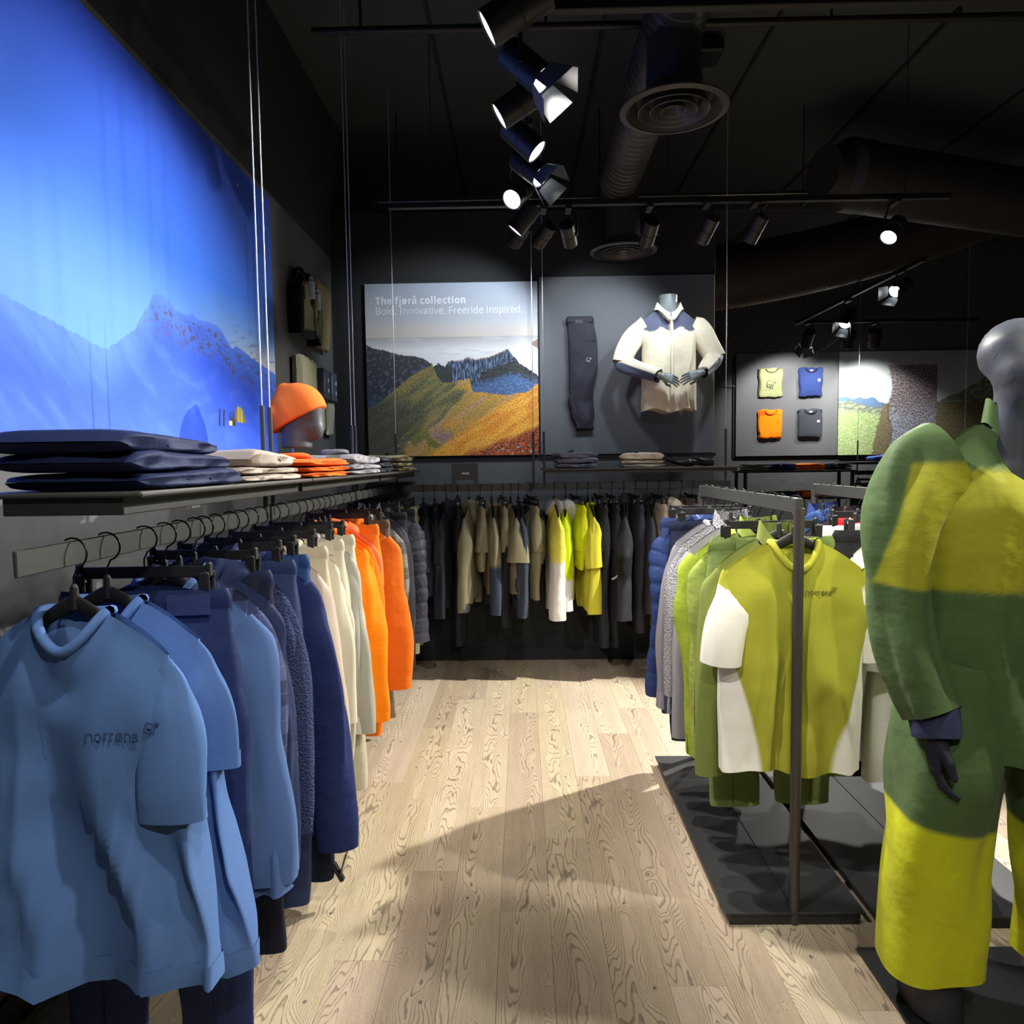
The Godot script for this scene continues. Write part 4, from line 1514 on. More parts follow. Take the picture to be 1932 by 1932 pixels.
	part(b, "pipe", bm2.mesh(), tb)
	for x in [-1.3, -0.35, 0.35, 1.1, 1.75]:
		var hm := MB.new()
		hm.tube(PackedVector3Array([Vector3(x, 0.01, 0), Vector3(x, 0.36, 0)]), 0.007, 6)
		part(b, "hanger_rod", hm.mesh(), tb)
	var jb := thing("junction_box", "small dark junction box on the ceiling right of the duct", "junction box", Vector3(1.15, 4.0, -4.7))
	part(jb, "box", boxmesh(Vector3.ZERO, Vector3(0.2, 0.08, 0.2), 0.01), tb)
	part(jb, "rod", boxmesh(Vector3(0, 0.06, 0), Vector3(0.03, 0.06, 0.03), 0.002), tb)
	for e in [["loose thin cable hanging in a loop left of the far panel", [Vector3(2.62, 3.0, -9.1), Vector3(2.45, 2.85, -9.05), Vector3(2.4, 2.62, -9.1), Vector3(2.5, 2.45, -9.15), Vector3(2.66, 2.4, -9.2)]], ["thin cable arching over the top of the far panel", [Vector3(2.98, 2.79, -9.21), Vector3(3.07, 2.84, -9.19), Vector3(3.2, 2.84, -9.19), Vector3(3.3, 2.79, -9.21)]], ["thin cable drooping from the far barn-door lamp to the panel", [Vector3(3.85, 3.0, -8.9), Vector3(3.84, 2.95, -8.95), Vector3(3.72, 2.84, -9.1), Vector3(3.6, 2.78, -9.203)]]]:
		var cm := MB.new()
		cm.tube(PackedVector3Array(e[1]), 0.005, 6)
		var co := part(self, numbered("loose_cable"), cm.mesh(), paint("cable grey", c8(120, 120, 120), 0.5))
		tag(co, e[0], "cable")

func lrow(z: float, g: Dictionary) -> void:
	g.sd = z * 3.3
	g.cat = "trousers" if g.get("pants", false) else g.get("cat", "jacket")
	g.name = "trousers" if g.get("pants", false) else String(g.cat).replace(" ", "_").replace("-", "_")
	hung(g, Vector3(-0.92, 1.352, -z), g.get("turn", rng.randf_range(-0.1, 0.06)))

func left_rail() -> void:
	var tee := c8(92, 126, 182)
	var navy := c8(40, 50, 88)
	var slate := c8(58, 68, 98)
	var sand := c8(186, 178, 158)
	lrow(1.47, {"label": "sky blue t-shirt nearest the camera at the lower left edge", "cat": "t-shirt", "col": tee, "ln": 0.77, "sl": 0.33, "hi": true, "out": [0.05, 0.05], "fold": 0.022, "hm": 0.27, "turn": -0.14, "hem": true, "cuff": tee, "cuffs": 1.0})
	var blue_ink := paint("tee print", c8(60, 84, 130), 0.8)
	conform(get_node("t_shirt"), "print", text_mesh("norrøna", 0.03), Vector3(0.05, -0.24, 0), blue_ink)
	conform(get_node("t_shirt"), "emblem", emblem_mesh(0.028, 0.0011), Vector3(0.185, -0.225, 0), blue_ink)
	lrow(1.59, {"label": "second sky blue t-shirt with a wide hem at the lower left", "cat": "t-shirt", "col": c8(88, 120, 176), "ln": 0.83, "sl": 0.29, "hi": true, "out": [0.06, 0.04], "fold": 0.024, "hm": 0.3, "hem": true, "cuff": c8(88, 120, 176), "cuffs": 1.0, "turn": -0.06})
	lrow(1.75, {"label": "navy trousers with a broad belt tab behind the blue t-shirts", "pants": true, "col": c8(38, 50, 92), "tab": 0.82, "hi": true, "ln": 1.13, "sway": 0.02, "wcol": c8(36, 48, 86)})
	lrow(1.85, {"label": "light denim blue long shirt with a flared hem", "cat": "shirt", "col": c8(84, 110, 158), "ln": 0.81, "hm": 0.31, "sl": 0.7, "hi": true, "fold": 0.024, "out": [0.07, 0.03], "st": [0.024, 0.05, 0.05], "sr": [0.1, 0.085, 0.075]})
	lrow(1.93, {"label": "dark blue checked flannel shirt between the plain blue tops", "cat": "shirt", "col": c8(84, 96, 138), "kind": "plaid", "ln": 0.82, "sl": 0.73, "hi": true, "collar": "shirt", "out": [0.07, 0.03]})
	lrow(2.02, {"label": "slate blue softshell jacket with a smooth shoulder beside the checked shirt", "col": c8(42, 52, 84), "kind": "shell", "ln": 0.82, "sl": 0.76, "hi": true, "collar": "hood", "zip": true, "out": [0.06, 0.03]})
	lrow(2.08, {"label": "very dark navy trousers behind the slate blue jacket", "pants": true, "col": c8(26, 30, 48), "ln": 1.14, "hi": true, "wcol": c8(38, 44, 72), "tab": 0.9})
	lrow(2.16, {"label": "fluffy blue pile fleece with a plain cuff", "cat": "fleece jacket", "col": c8(78, 90, 136), "kind": "fleece", "ln": 0.78, "sl": 0.73, "hi": true, "cuff": c8(56, 66, 104), "collar": "stand", "out": [0.05, 0.03], "hem": true})
	lrow(2.27, {"label": "slate blue trousers with a zipped thigh pocket", "pants": true, "col": c8(44, 56, 92), "ln": 1.13, "hi": true, "wcol": c8(42, 56, 90)})
	lrow(2.35, {"label": "navy shell jacket whose long sleeve sticks out furthest into the aisle", "col": c8(36, 46, 90), "kind": "shell", "ln": 0.92, "sl": 0.89, "hi": true, "out": [0.11, 0.03], "hw": 0.21, "sr": [0.11, 0.1, 0.07], "st": [0.026, 0.055, 0.045], "collar": "hood", "zip": true})
	lrow(2.44, {"label": "mid blue trousers with black lower legs and a hem buckle", "pants": true, "col": c8(38, 66, 112), "lcol": c8(24, 32, 52), "ln": 1.13, "hi": true, "tab": 0.9, "buckle": true, "sway": 0.06})
	lrow(2.53, {"label": "pinkish beige shirt next to the blue clothing", "cat": "shirt", "col": c8(190, 172, 158), "ln": 0.72, "sl": 0.7, "hi": true, "out": [0.09, 0.03], "fold": 0.012})
	lrow(2.66, {"label": "khaki beige trousers in front of the cream jacket", "pants": true, "col": c8(178, 170, 146), "ln": 1.0, "hi": true})
	lrow(2.76, {"label": "cream sweatshirt between the beige trousers", "cat": "sweatshirt", "col": c8(200, 194, 174), "ln": 0.7, "sl": 0.62, "hi": true, "out": [0.05, 0.03]})
	lrow(2.9, {"label": "sand coloured trousers with a rounded belt tab", "pants": true, "col": sand, "tab": 0.85, "ln": 1.12, "hi": true})
	lrow(3.0, {"label": "off-white fleece sweatshirt beside the bright orange jacket", "cat": "fleece jacket", "col": c8(208, 206, 192), "kind": "melange", "ln": 0.78, "sl": 0.75, "hi": true, "out": [0.07, 0.03], "hem": true, "cuff": c8(200, 198, 186)})
	lrow(3.09, {"label": "light sand trousers touching the orange clothing", "pants": true, "col": c8(190, 184, 162), "ln": 1.12, "sway": 0.03})
	lrow(3.19, {"label": "brightest orange shell jacket, first of the orange clothing", "col": c8(246, 130, 14), "kind": "shell", "ln": 0.76, "sl": 0.76, "hi": true, "out": [0.08, 0.03], "sr": [0.11, 0.105, 0.075], "st": [0.026, 0.055, 0.05], "collar": "crew"})
	lrow(3.28, {"label": "orange sweatshirt second in the orange group", "cat": "sweatshirt", "col": c8(244, 118, 24), "ln": 0.7, "sl": 0.66})
	lrow(3.37, {"label": "orange sweatshirt third in the orange group", "cat": "sweatshirt", "col": c8(240, 112, 26), "ln": 0.72, "sl": 0.68})
	lrow(3.46, {"label": "coral hooded jacket with a grey blue zipped pocket", "col": c8(232, 116, 70), "kind": "shell", "ln": 0.76, "sl": 0.7, "collar": "hood", "pocket": [0.72, 0.12, 0.36, 0.2], "pcol": c8(128, 150, 180), "pzip": "orange", "out": [0.0, 0.03], "zb": -0.03})
	lrow(3.62, {"label": "orange trousers with an elastic waist above the coral jacket", "pants": true, "col": c8(232, 124, 36), "ln": 1.08, "hi": true})
	lrow(3.78, {"label": "dark orange shell jacket, last of the orange group", "col": c8(212, 108, 30), "kind": "shell", "ln": 0.8, "sl": 0.8, "out": [0.09, 0.03], "sr": [0.11, 0.095, 0.06], "collar": "hood"})
	lrow(3.92, {"label": "brown trousers behind the dark orange jacket", "pants": true, "col": c8(96, 84, 72), "ln": 1.1})
	lrow(4.06, {"label": "grey checked flannel shirt behind the brown trousers", "cat": "shirt", "col": c8(136, 132, 126), "kind": "plaid", "ln": 0.76, "sl": 0.7, "collar": "shirt"})
	lrow(4.22, {"label": "black thin jacket beside the grey checked shirt", "col": c8(44, 44, 50), "kind": "shell", "ln": 0.74, "sl": 0.7, "collar": "hood"})
	lrow(4.36, {"label": "charcoal jacket with a standing collar, far end of left rail", "col": c8(58, 60, 68), "kind": "shell", "ln": 0.78, "sl": 0.7, "collar": "stand", "out": [0.06, 0.03]})
	lrow(4.5, {"label": "black trousers hidden before the quilted black jacket", "pants": true, "col": c8(34, 34, 40), "ln": 1.1, "lcol": c8(26, 26, 30)})
	lrow(4.68, {"label": "black quilted down jacket with broad stitched baffles", "cat": "down jacket", "col": c8(58, 60, 70), "kind": "down", "quilt": 0.075, "ln": 0.84, "sl": 0.78, "out": [0.06, 0.03], "sr": [0.115, 0.1, 0.075], "st": [0.03, 0.065, 0.055], "collar": "stand", "th": 0.05})
	lrow(4.84, {"label": "black trousers with zipped hems behind the quilted jacket", "pants": true, "col": c8(40, 42, 50), "ln": 1.1})
	lrow(4.96, {"label": "olive trousers at the far end of the left rail", "pants": true, "col": c8(140, 138, 112), "tab": 0.85, "ln": 1.02})
	lrow(5.12, {"label": "grey olive trousers in the corner of the two rails", "pants": true, "col": c8(124, 124, 100), "ln": 1.0})

func brow(x: float, g: Dictionary, twist := 0.0) -> void:
	g.sd = x * 9.3 + 4.0
	g.cat = "trousers" if g.get("pants", false) else g.get("cat", "jacket")
	g.name = g.get("name", "trousers" if g.get("pants", false) else String(g.cat).replace(" ", "_").replace("-", "_"))
	hung(g, Vector3(x, 1.352, -5.15), -PI / 2 + twist)

func back_rail() -> void:
	var char := c8(42, 44, 54)
	var olive := c8(134, 130, 106)
	brow(-0.7, {"label": "charcoal jacket with its sleeve beside the olive corner trousers", "col": char, "kind": "shell", "ln": 0.6, "sl": 0.36, "st": [0.024, 0.05, 0.05]}, 0.2)
	brow(-0.62, {"label": "dark grey t-shirt on the back rail, second from the corner", "cat": "t-shirt", "col": c8(38, 40, 48), "ln": 0.5, "sl": 0.3}, 0.12)
	brow(-0.537, {"label": "charcoal hooded jacket with a long tapering sleeve", "col": c8(42, 44, 54), "kind": "shell", "ln": 0.7, "sl": 0.68, "collar": "hood"}, -0.1)
	brow(-0.457, {"label": "charcoal trousers hanging lowest left of the olive jacket", "pants": true, "col": c8(34, 36, 44), "ln": 0.98}, 0.1)
	brow(-0.376, {"label": "olive hooded jacket with dark cuffs on the back rail", "col": olive, "kind": "shell", "ln": 0.66, "sl": 0.64, "collar": "hood", "cuff": c8(56, 60, 76), "st": [0.024, 0.05, 0.042]}, -0.12)
	brow(-0.298, {"label": "short olive trousers right of the olive hooded jacket", "name": "shorts", "pants": true, "col": c8(138, 134, 108), "ln": 0.44, "hem": 0.11}, 0.15)
	brow(-0.219, {"label": "olive sweater with dark blue lower sleeves", "cat": "sweater", "col": olive, "ln": 0.62, "sl": 0.66, "sleevef": func(_x, y, _s): return olive.srgb_to_linear() if y > -0.42 else c8(62, 72, 92).srgb_to_linear()}, 0.1)
	brow(-0.14, {"label": "olive trousers with black lower legs and zipped hems", "pants": true, "col": c8(140, 134, 106), "lcol": c8(34, 34, 40), "ln": 0.86}, 0.12)
	brow(-0.085, {"label": "olive short sleeved top with a dark blue hem corner", "cat": "t-shirt", "col": c8(136, 132, 106), "ln": 0.6, "sl": 0.3, "st": [0.024, 0.06, 0.075]}, 0.2)
	brow(-0.03, {"label": "dark slate long sleeved top beside the olive pack vest", "cat": "sweater", "col": c8(62, 70, 82), "ln": 0.66, "sl": 0.68}, 0.1)
	brow(0.035, {"label": "olive pack vest with flasks and a bright carabiner", "cat": "pack vest", "name": "pack_vest", "col": c8(132, 128, 100), "ln": 0.42, "sl": 0.0, "hw": 0.14, "cw": 0.15, "th": 0.06, "collar": "crew", "ccol": c8(40, 40, 44), "pocket": [0.3, 0.45, 0.8, 0.45], "pcol": c8(120, 116, 90)}, 0.65)
	var v := get_node("pack_vest")
	for q in [Vector3(0.1, -0.16, 0.055), Vector3(-0.07, -0.15, 0.06)]:
		var m := MB.new()
		m.lathe(Transform3D.IDENTITY, [Vector2(0.0, -0.1), Vector2(0.024, -0.1), Vector2(0.026, 0.0), Vector2(0.016, 0.014), Vector2(0.016, 0.03), Vector2(0.0, 0.032)], 14)
		part(v, "flask", m.mesh(), paint("flask", c8(170, 184, 196), 0.2), q)
	var cm := MB.new()
	var cp := PackedVector3Array()
	for j in 15:
		cp.append(Vector3(cos(TAU * j / 14) * 0.02, sin(TAU * j / 14) * 0.045, 0))
	cm.tube(cp, 0.005, 6, false)
	part(v, "carabiner", cm.mesh(), paint("carabiner", c8(190, 60, 110), 0.3, 0.3), Vector3(0.035, -0.2, 0.08))
	brow(0.06, {"label": "long olive shorts showing under the pack vest", "name": "shorts", "pants": true, "col": c8(136, 132, 104), "ln": 0.66, "hem": 0.1, "tcol": olive}, 0.2)
	var lemon := c8(226, 226, 92)
	var lime := c8(190, 206, 22)
	var white := c8(226, 224, 220)
	brow(0.222, {"label": "pale yellow and white hooded jersey, leftmost of the yellow clothing", "col": lemon, "kind": "shell", "ln": 0.64, "sl": 0.7, "collar": "hood", "ccol": c8(190, 188, 184), "st": [0.026, 0.06, 0.05], "out": [0.05, 0.04], "colf": func(_x, y, _s): return lemon.srgb_to_linear() if y > -0.36 else white.srgb_to_linear(), "sleevef": func(_x, y, _s): return lemon.srgb_to_linear() if y > -0.38 else white.srgb_to_linear()}, 0.1)
	brow(0.303, {"label": "bright lime jacket with white lower sleeves", "col": lime, "kind": "shell", "ln": 0.62, "sl": 0.64, "collar": "hood", "ccol": c8(200, 200, 190), "st": [0.026, 0.055, 0.05], "sleevef": func(_x, y, _s): return lime.srgb_to_linear() if y > -0.52 else white.srgb_to_linear()}, -0.08)
	brow(0.38, {"label": "lime shorts hanging from clips between the yellow tops", "name": "shorts", "pants": true, "col": c8(200, 210, 30), "ln": 0.44, "hem": 0.1}, 0.2)
	brow(0.458, {"label": "mustard lime t-shirt with a wide hanging sleeve", "cat": "t-shirt", "col": c8(200, 196, 62), "ln": 0.74, "sl": 0.34, "st": [0.026, 0.05, 0.055], "out": [0.07, 0.03]}, 0.12)
	brow(0.542, {"label": "black trousers with a snap waist, right of the yellow clothing", "pants": true, "col": c8(40, 42, 48), "ln": 1.0, "seam": true}, 0.12)
	brow(0.625, {"label": "black shell trousers with white lettering on the thigh", "pants": true, "col": c8(32, 34, 38), "ln": 1.0}, 0.1)
	brow(0.712, {"label": "dark grey shell jacket with a black sleeve panel", "col": c8(50, 52, 56), "kind": "shell", "ln": 0.76, "sl": 0.7, "collar": "stand", "out": [0.1, 0.03], "st": [0.026, 0.06, 0.05], "sleevef": func(_x, y, _s): return c8(50, 52, 56).srgb_to_linear() if y > -0.34 or y < -0.52 else c8(26, 26, 28).srgb_to_linear()}, -0.1)
	brow(0.79, {"label": "charcoal trousers right of the dark grey shell jacket", "pants": true, "col": c8(50, 50, 58), "ln": 0.9, "lcol": c8(46, 46, 52)}, 0.1)
	brow(0.872, {"label": "plain dark grey sweater left of the tan trousers", "cat": "sweater", "col": c8(50, 52, 56), "ln": 0.68, "sl": 0.66}, 0.0)
	brow(0.952, {"label": "tan trousers beside the blue down jacket", "pants": true, "col": c8(178, 164, 142), "ln": 0.9}, 0.1)
	brow(1.03, {"label": "cream hooded sweatshirt behind the near floor rack", "cat": "sweatshirt", "col": c8(226, 212, 188), "ln": 0.68, "sl": 0.6, "collar": "hood"}, 0.1)
	brow(1.11, {"label": "brown and cream sweatshirt behind the near floor rack", "cat": "sweatshirt", "col": c8(200, 184, 160), "ln": 0.68, "sl": 0.6, "ccol": c8(74, 62, 52), "collar": "hood"}, 0.1)
	brow(1.19, {"label": "grey trousers at the right end of the back rail", "pants": true, "col": c8(128, 126, 124), "wcol": c8(150, 146, 142), "ln": 0.95}, 0.1)
	# lettering on the black trousers, on the leg side turned to the aisle
	for n in get_children():
		if n.has_meta("label") and String(n.get_meta("label")).begins_with("black shell trousers with white lettering"):
			var tm := text_mesh("norrøna", 0.026, true)
			var o := part(n, "print", tm, paint("white print", c8(235, 232, 225), 0.6))
			o.transform = Transform3D(Basis(Vector3.UP, PI / 2) * Basis(Vector3.BACK, 0.5), Vector3(0.226, -0.5, 0.05))

func rrow(x: float, z: float, g: Dictionary, turn := 0.0) -> void:
	g.sd = z * 5.3 + x
	g.cat = "trousers" if g.get("pants", false) else g.get("cat", "jacket")
	g.name = g.get("name", "trousers" if g.get("pants", false) else String(g.cat).replace(" ", "_").replace("-", "_"))
	hung(g, Vector3(x, 1.376, z), turn)

func right_racks() -> void:
	var x := 0.861
	var lime := c8(160, 160, 54)
	var white := c8(228, 224, 212)
	var ll := lime.srgb_to_linear()
	var wl := white.srgb_to_linear()
	rrow(x + 0.008, -2.345, {"label": "yellow green t-shirt with white side panels, front of nearest rack", "cat": "t-shirt", "col": lime, "hi": true, "nu": 132, "nv": 72, "ln": 0.745, "sl": 0.3, "hw": 0.215, "cw": 0.235, "hm": 0.225, "df": 0.085, "fold": 0.016, "out": [0.075, 0.07], "wr": 0.08,
		"colf": func(_px, _y, _s): return ll, "pa": ll, "pb": wl, "split": func(t): return lerpf(0.97, 0.47, smoothstep(0.16, 1.05, t)),
		"sleevef": func(px, y, s): return wl if (s > -0.05 and y < -0.155 + (absf(px) - 0.2) * 0.5) else ll, "sr": [0.1, 0.07, 0.062], "st": [0.016, 0.04, 0.046]}, 0.0)
	for q in get_children():
		if q.has_meta("label") and String(q.get_meta("label")).begins_with("yellow green t-shirt"):
			var li := paint("lime print", c8(96, 98, 30), 0.8)
			conform(q, "print", text_mesh("norrøna", 0.022), Vector3(0.025, -0.155, 0), li)
			conform(q, "emblem", emblem_mesh(0.018, 0.0007), Vector3(0.112, -0.147, 0), li)
	rrow(x, -2.46, {"label": "olive green sweatshirt directly behind the yellow white tee", "cat": "sweatshirt", "col": c8(118, 128, 66), "hi": true, "ln": 0.74, "sl": 0.72, "collar": "stand", "cuff": c8(110, 122, 60), "out": [0.03, 0.07], "hem": true, "fold": 0.014}, 0.02)
	rrow(x + 0.012, -2.575, {"label": "green cargo trousers with a velcro waist tab", "pants": true, "col": c8(108, 124, 70), "hi": true, "ln": 0.97, "tab": -0.55, "w": 0.215, "hem": 0.09}, 0.0)
	rrow(x, -2.68, {"label": "light moss green jacket behind the green cargo trousers", "col": c8(138, 152, 74), "hi": true, "kind": "shell", "ln": 0.8, "sl": 0.74, "out": [0.03, 0.03], "collar": "stand"}, 0.03)
	rrow(x, -2.77, {"label": "lime yellow jacket with a gathered elbow, behind the moss green one", "col": c8(150, 166, 56), "hi": true, "kind": "shell", "ln": 0.86, "sl": 0.78, "out": [0.03, 0.015], "sr": [0.11, 0.1, 0.06], "wr": 0.16}, 0.0)
	rrow(x, -2.9, {"label": "grey sweatshirt nearest the lime jacket", "cat": "sweatshirt", "col": c8(184, 183, 188), "kind": "melange", "ln": 0.78, "sl": 0.76, "cuff": c8(156, 154, 162), "out": [0.03, 0.06]}, 0.02)
	rrow(x, -3.03, {"label": "mottled grey pile fleece in the middle of the grey tops", "cat": "fleece jacket", "col": c8(196, 195, 200), "kind": "fleece", "ln": 0.74, "sl": 0.7, "cuff": c8(58, 62, 80), "out": [0.03, 0.07], "collar": "stand"}, 0.0)
	rrow(x, -3.15, {"label": "plain grey sweatshirt beside the blue down jacket", "cat": "sweatshirt", "col": c8(178, 177, 182), "kind": "melange", "ln": 0.76, "sl": 0.72, "cuff": c8(150, 148, 156), "out": [0.03, 0.08]}, 0.03)
	rrow(x, -3.28, {"label": "navy trousers hanging lowest among the grey sweatshirts", "pants": true, "col": c8(32, 36, 58), "ln": 1.0}, 0.0)
	rrow(x, -3.38, {"label": "blue quilted down jacket at the aisle, far end of rack", "cat": "down jacket", "col": c8(46, 64, 112), "kind": "down", "quilt": 0.085, "ln": 0.78, "sl": 0.74, "out": [0.03, 0.06], "sr": [0.115, 0.1, 0.072], "st": [0.03, 0.06, 0.05], "th": 0.055, "collar": "hood", "zip": true}, 0.05)
	rrow(x, -3.49, {"label": "blue trousers with a clip at the far rack end", "pants": true, "col": c8(50, 62, 104), "ln": 0.95}, 0.0)
	# second rack
	x = 1.415
	rrow(x, -2.78, {"label": "black shell trousers hanging low on the second rack", "pants": true, "col": c8(28, 28, 32), "w": 0.24, "hem": 0.13, "ln": 0.95}, 0.0)
	rrow(x, -2.46, {"label": "white t-shirt nearest on the second rack", "cat": "t-shirt", "col": c8(230, 230, 228), "ln": 0.82, "sl": 0.36, "hm": 0.26, "hi": true}, 0.04)
	rrow(x, -2.57, {"label": "second white t-shirt on the second rack", "cat": "t-shirt", "col": c8(224, 222, 216), "ln": 0.8, "sl": 0.36, "hm": 0.26}, 0.0)
	rrow(x, -2.68, {"label": "cream white long shirt on the second rack", "cat": "shirt", "col": c8(214, 206, 188), "ln": 0.78, "sl": 0.68}, 0.0)
	rrow(x, -2.98, {"label": "white trousers with a pocket, waist seen behind the green ones", "pants": true, "col": c8(226, 226, 226), "ln": 0.95, "w": 0.21}, 0.0)
	rrow(x, -3.1, {"label": "bright red hooded jacket on the second rack", "col": c8(214, 32, 34), "kind": "shell", "ln": 0.7, "sl": 0.62, "collar": "hood"}, 0.05)
	rrow(x, -3.22, {"label": "black jacket behind the bright red hooded one", "col": c8(40, 42, 48), "kind": "shell", "ln": 0.7, "sl": 0.62, "collar": "stand"}, 0.0)
	rrow(x, -3.34, {"label": "blue fleece jacket on the second rack, left of the red one", "cat": "fleece jacket", "col": c8(66, 92, 150), "kind": "fleece", "ln": 0.7, "sl": 0.62, "collar": "hood"}, 0.1)
	rrow(x, -3.46, {"label": "dark blue jacket at the far end of second rack", "col": c8(48, 66, 118), "kind": "shell", "ln": 0.7, "sl": 0.62, "collar": "stand"}, 0.05)

# ---------------------------------------------------------------- back wall: picture, panel, trousers, bust
func flat_picture(called: String, label: String, cat: String, at: Vector3, turn: float, w: float, h: float, tex: ImageTexture) -> Node3D:
	var o := thing(called, label, cat, at, turn)
	var m := StandardMaterial3D.new()
	m.albedo_texture = tex
	m.roughness = 0.75
	var b := MB.new()
	b.quad(Vector3(-w / 2, h / 2, 0.011), Vector3(w / 2, h / 2, 0.011), Vector3(w / 2, -h / 2, 0.011), Vector3(-w / 2, -h / 2, 0.011))
	b.t = PackedVector2Array([Vector2(0, 0), Vector2(1, 0), Vector2(1, 1), Vector2(0, 1)])
	part(o, "print", b.mesh(), m)
	part(o, "backing", boxmesh(Vector3(0, 0, 0), Vector3(w, h, 0.02), 0.002), paint("backing grey", c8(60, 62, 66), 0.7))
	return o

func wall_display() -> void:
	var p := flat_picture("wall_picture", "large print of an orange and green mountain ridge by the sea", "picture", Vector3(-0.506, 2.186, -5.455), 0.0, 1.266, 1.262, ridge_print())
	var ink := paint("pale ink", c8(214, 220, 226), 0.7)
	lettering(p, "headline", "The fjørå collection", Transform3D(Basis.IDENTITY, Vector3(-0.56, 0.506, 0.0125)), 0.072, ink, true, 0.001)
	lettering(p, "headline", "Bold. Innovative. Freeride inspired.", Transform3D(Basis.IDENTITY, Vector3(-0.56, 0.432, 0.0125)), 0.069, ink, false, 0.001)
	flat_picture("wall_picture", "large blue print of a snowy mountain with a small tent", "picture", Vector3(-1.376, 2.254, -2.695), PI / 2, 2.79, 1.4, mountain_print())
	flat_picture("wall_picture", "pale print of a rock pillar above green hills, far right", "picture", Vector3(5.03, 2.17, -9.2), 0.0, 2.2, 1.27, pillar_print())
	var grey := paint("panel grey", c8(98, 101, 106), 0.8)
	var d := thing("wall_board", "grey display panel behind the dark trousers and the bust", "wall panel", Vector3(0.78, 2.2, -5.465))
	part(d, "board", boxmesh(Vector3.ZERO, Vector3(1.28, 1.296, 0.025), 0.002), grey)
	d = thing("wall_board", "grey display panel behind four folded shirts on the far wall", "wall panel", Vector3(3.298, 2.17, -9.215))
	part(d, "board", boxmesh(Vector3.ZERO, Vector3(1.26, 1.27, 0.03), 0.002), grey)
	part(d, "shadow_gap", boxmesh(Vector3(0, -0.02, -0.012), Vector3(1.32, 1.27, 0.012), 0.002), paint("black paint", c8(36, 38, 40), 0.9))
	# dark trousers folded lengthwise on the panel
	var o := thing("trousers", "dark grey trousers folded lengthwise and pinned to the grey panel", "trousers", Vector3(0.445, 2.545, -5.425))
	var ink2 := c8(54, 54, 64)
	var m := MB.new()
	var q := PackedVector3Array()
	var rows := 40
	for j in rows + 1:
		var t := float(j) / rows
		var xl := -0.105 + 0.012 * sin(t * 3.0) + 0.05 * smoothstep(0.8, 1.0, t) + 0.008 * sin(t * 40.0) * smoothstep(0.55, 0.75, t)
		var xr := lerpf(0.085, 0.115, smoothstep(0.0, 0.25, t)) - 0.035 * smoothstep(0.42, 0.7, t) + 0.01 * smoothstep(0.7, 0.85, t) - 0.02 * smoothstep(0.9, 1.0, t)
		for i in 28:
			var a := TAU * i / 28
			var ca := signf(cos(a)) * pow(absf(cos(a)), 0.7)
			var sa := -signf(sin(a)) * pow(absf(sin(a)), 0.6)
			var wr := 0.012 * ns.get_noise_3d(ca * 30.0, t * 160.0, 3.0) * (1.0 + 1.8 * smoothstep(0.55, 0.8, t))
			q.append(Vector3(lerpf(xl, xr, ca * 0.5 + 0.5), -0.8 * t, sa * 0.022 + wr + (0.004 * sin(ca * 14.0) * smoothstep(0.75, 1.0, t))))
	m.sheet(q, rows + 1, 28, true)
	part(o, "leg", m.mesh(), cloth(ink2, "shell"))
	part(o, "waistband", boxmesh(Vector3(-0.012, -0.018, 0.004), Vector3(0.2, 0.052, 0.046), 0.012), cloth(c8(56, 56, 64), "shell"))
	part(o, "belt_tab", boxmesh(Vector3(-0.02, -0.032, 0.027), Vector3(0.06, 0.028, 0.006), 0.003), cloth(c8(78, 80, 88), "shell"))
	part(o, "emblem", emblem_mesh(0.036, 0.0009), paint("white print", c8(235, 232, 225), 0.6), Vector3(0.05, -0.31, 0.026))
	var zm := MB.new()
	zm.tube(PackedVector3Array([Vector3(0.02, -0.16, 0.022), Vector3(0.1, -0.172, 0.02)]), 0.003, 5)
	part(o, "pocket_zip", zm.mesh(), paint("zip", c8(22, 22, 24), 0.5))
	part(o, "hem_cord", boxmesh(Vector3(0.02, -0.802, 0.0), Vector3(0.13, 0.03, 0.03), 0.008), cloth(c8(34, 34, 38), "shell"))
	# bust in a cream shirt
	var b := thing("mannequin", "headless grey bust in a cream shirt with dark blue yoke", "mannequin", Vector3(1.035, 2.545, -5.2))
	var skin := paint("bust grey", c8(118, 124, 126), 0.36)
	var bm := MB.new()
	var bp := PackedVector3Array()
	for e in [[-0.62, 0.15, 0.095], [-0.4, 0.145, 0.08], [-0.2, 0.14, 0.06], [-0.07, 0.1, 0.035], [-0.01, 0.062, 0.052], [0.03, 0.06, 0.058], [0.1, 0.064, 0.06], [0.104, 0.06, 0.056], [0.104, 0.001, 0.001]]:
		for i in 32:
			var a := TAU * i / 32
			bp.append(Vector3(cos(a) * e[1], e[0], sin(a) * e[2] - 0.01))
	bm.sheet(bp, 9, 32, true)
	part(b, "torso", bm.mesh(), skin)
	var sh := Node3D.new()
	sh.name = "shirt"
	b.add_child(sh, true)
	var cream := c8(216, 206, 182)
	var cl := cream.srgb_to_linear()
	var nl := c8(82, 86, 106).srgb_to_linear()
	fill_top(sh, {"col": cream, "kind": "shell", "hw": 0.19, "cw": 0.185, "hm": 0.19, "ln": 0.7, "th": 0.1, "sl": 0.0, "collar": "none", "hi": true, "nu": 120, "nv": 70, "fold": 0.01, "sd": 2.0, "df": 0.05,
		"colf": func(px, y, s): return nl if y > -0.15 - 0.014 * cos(px * 48.0) and not (s > 0 and absf(px) < 0.013) else cl})
	sh.get_node("collar").free()
	var shm := cloth(cream, "shell")
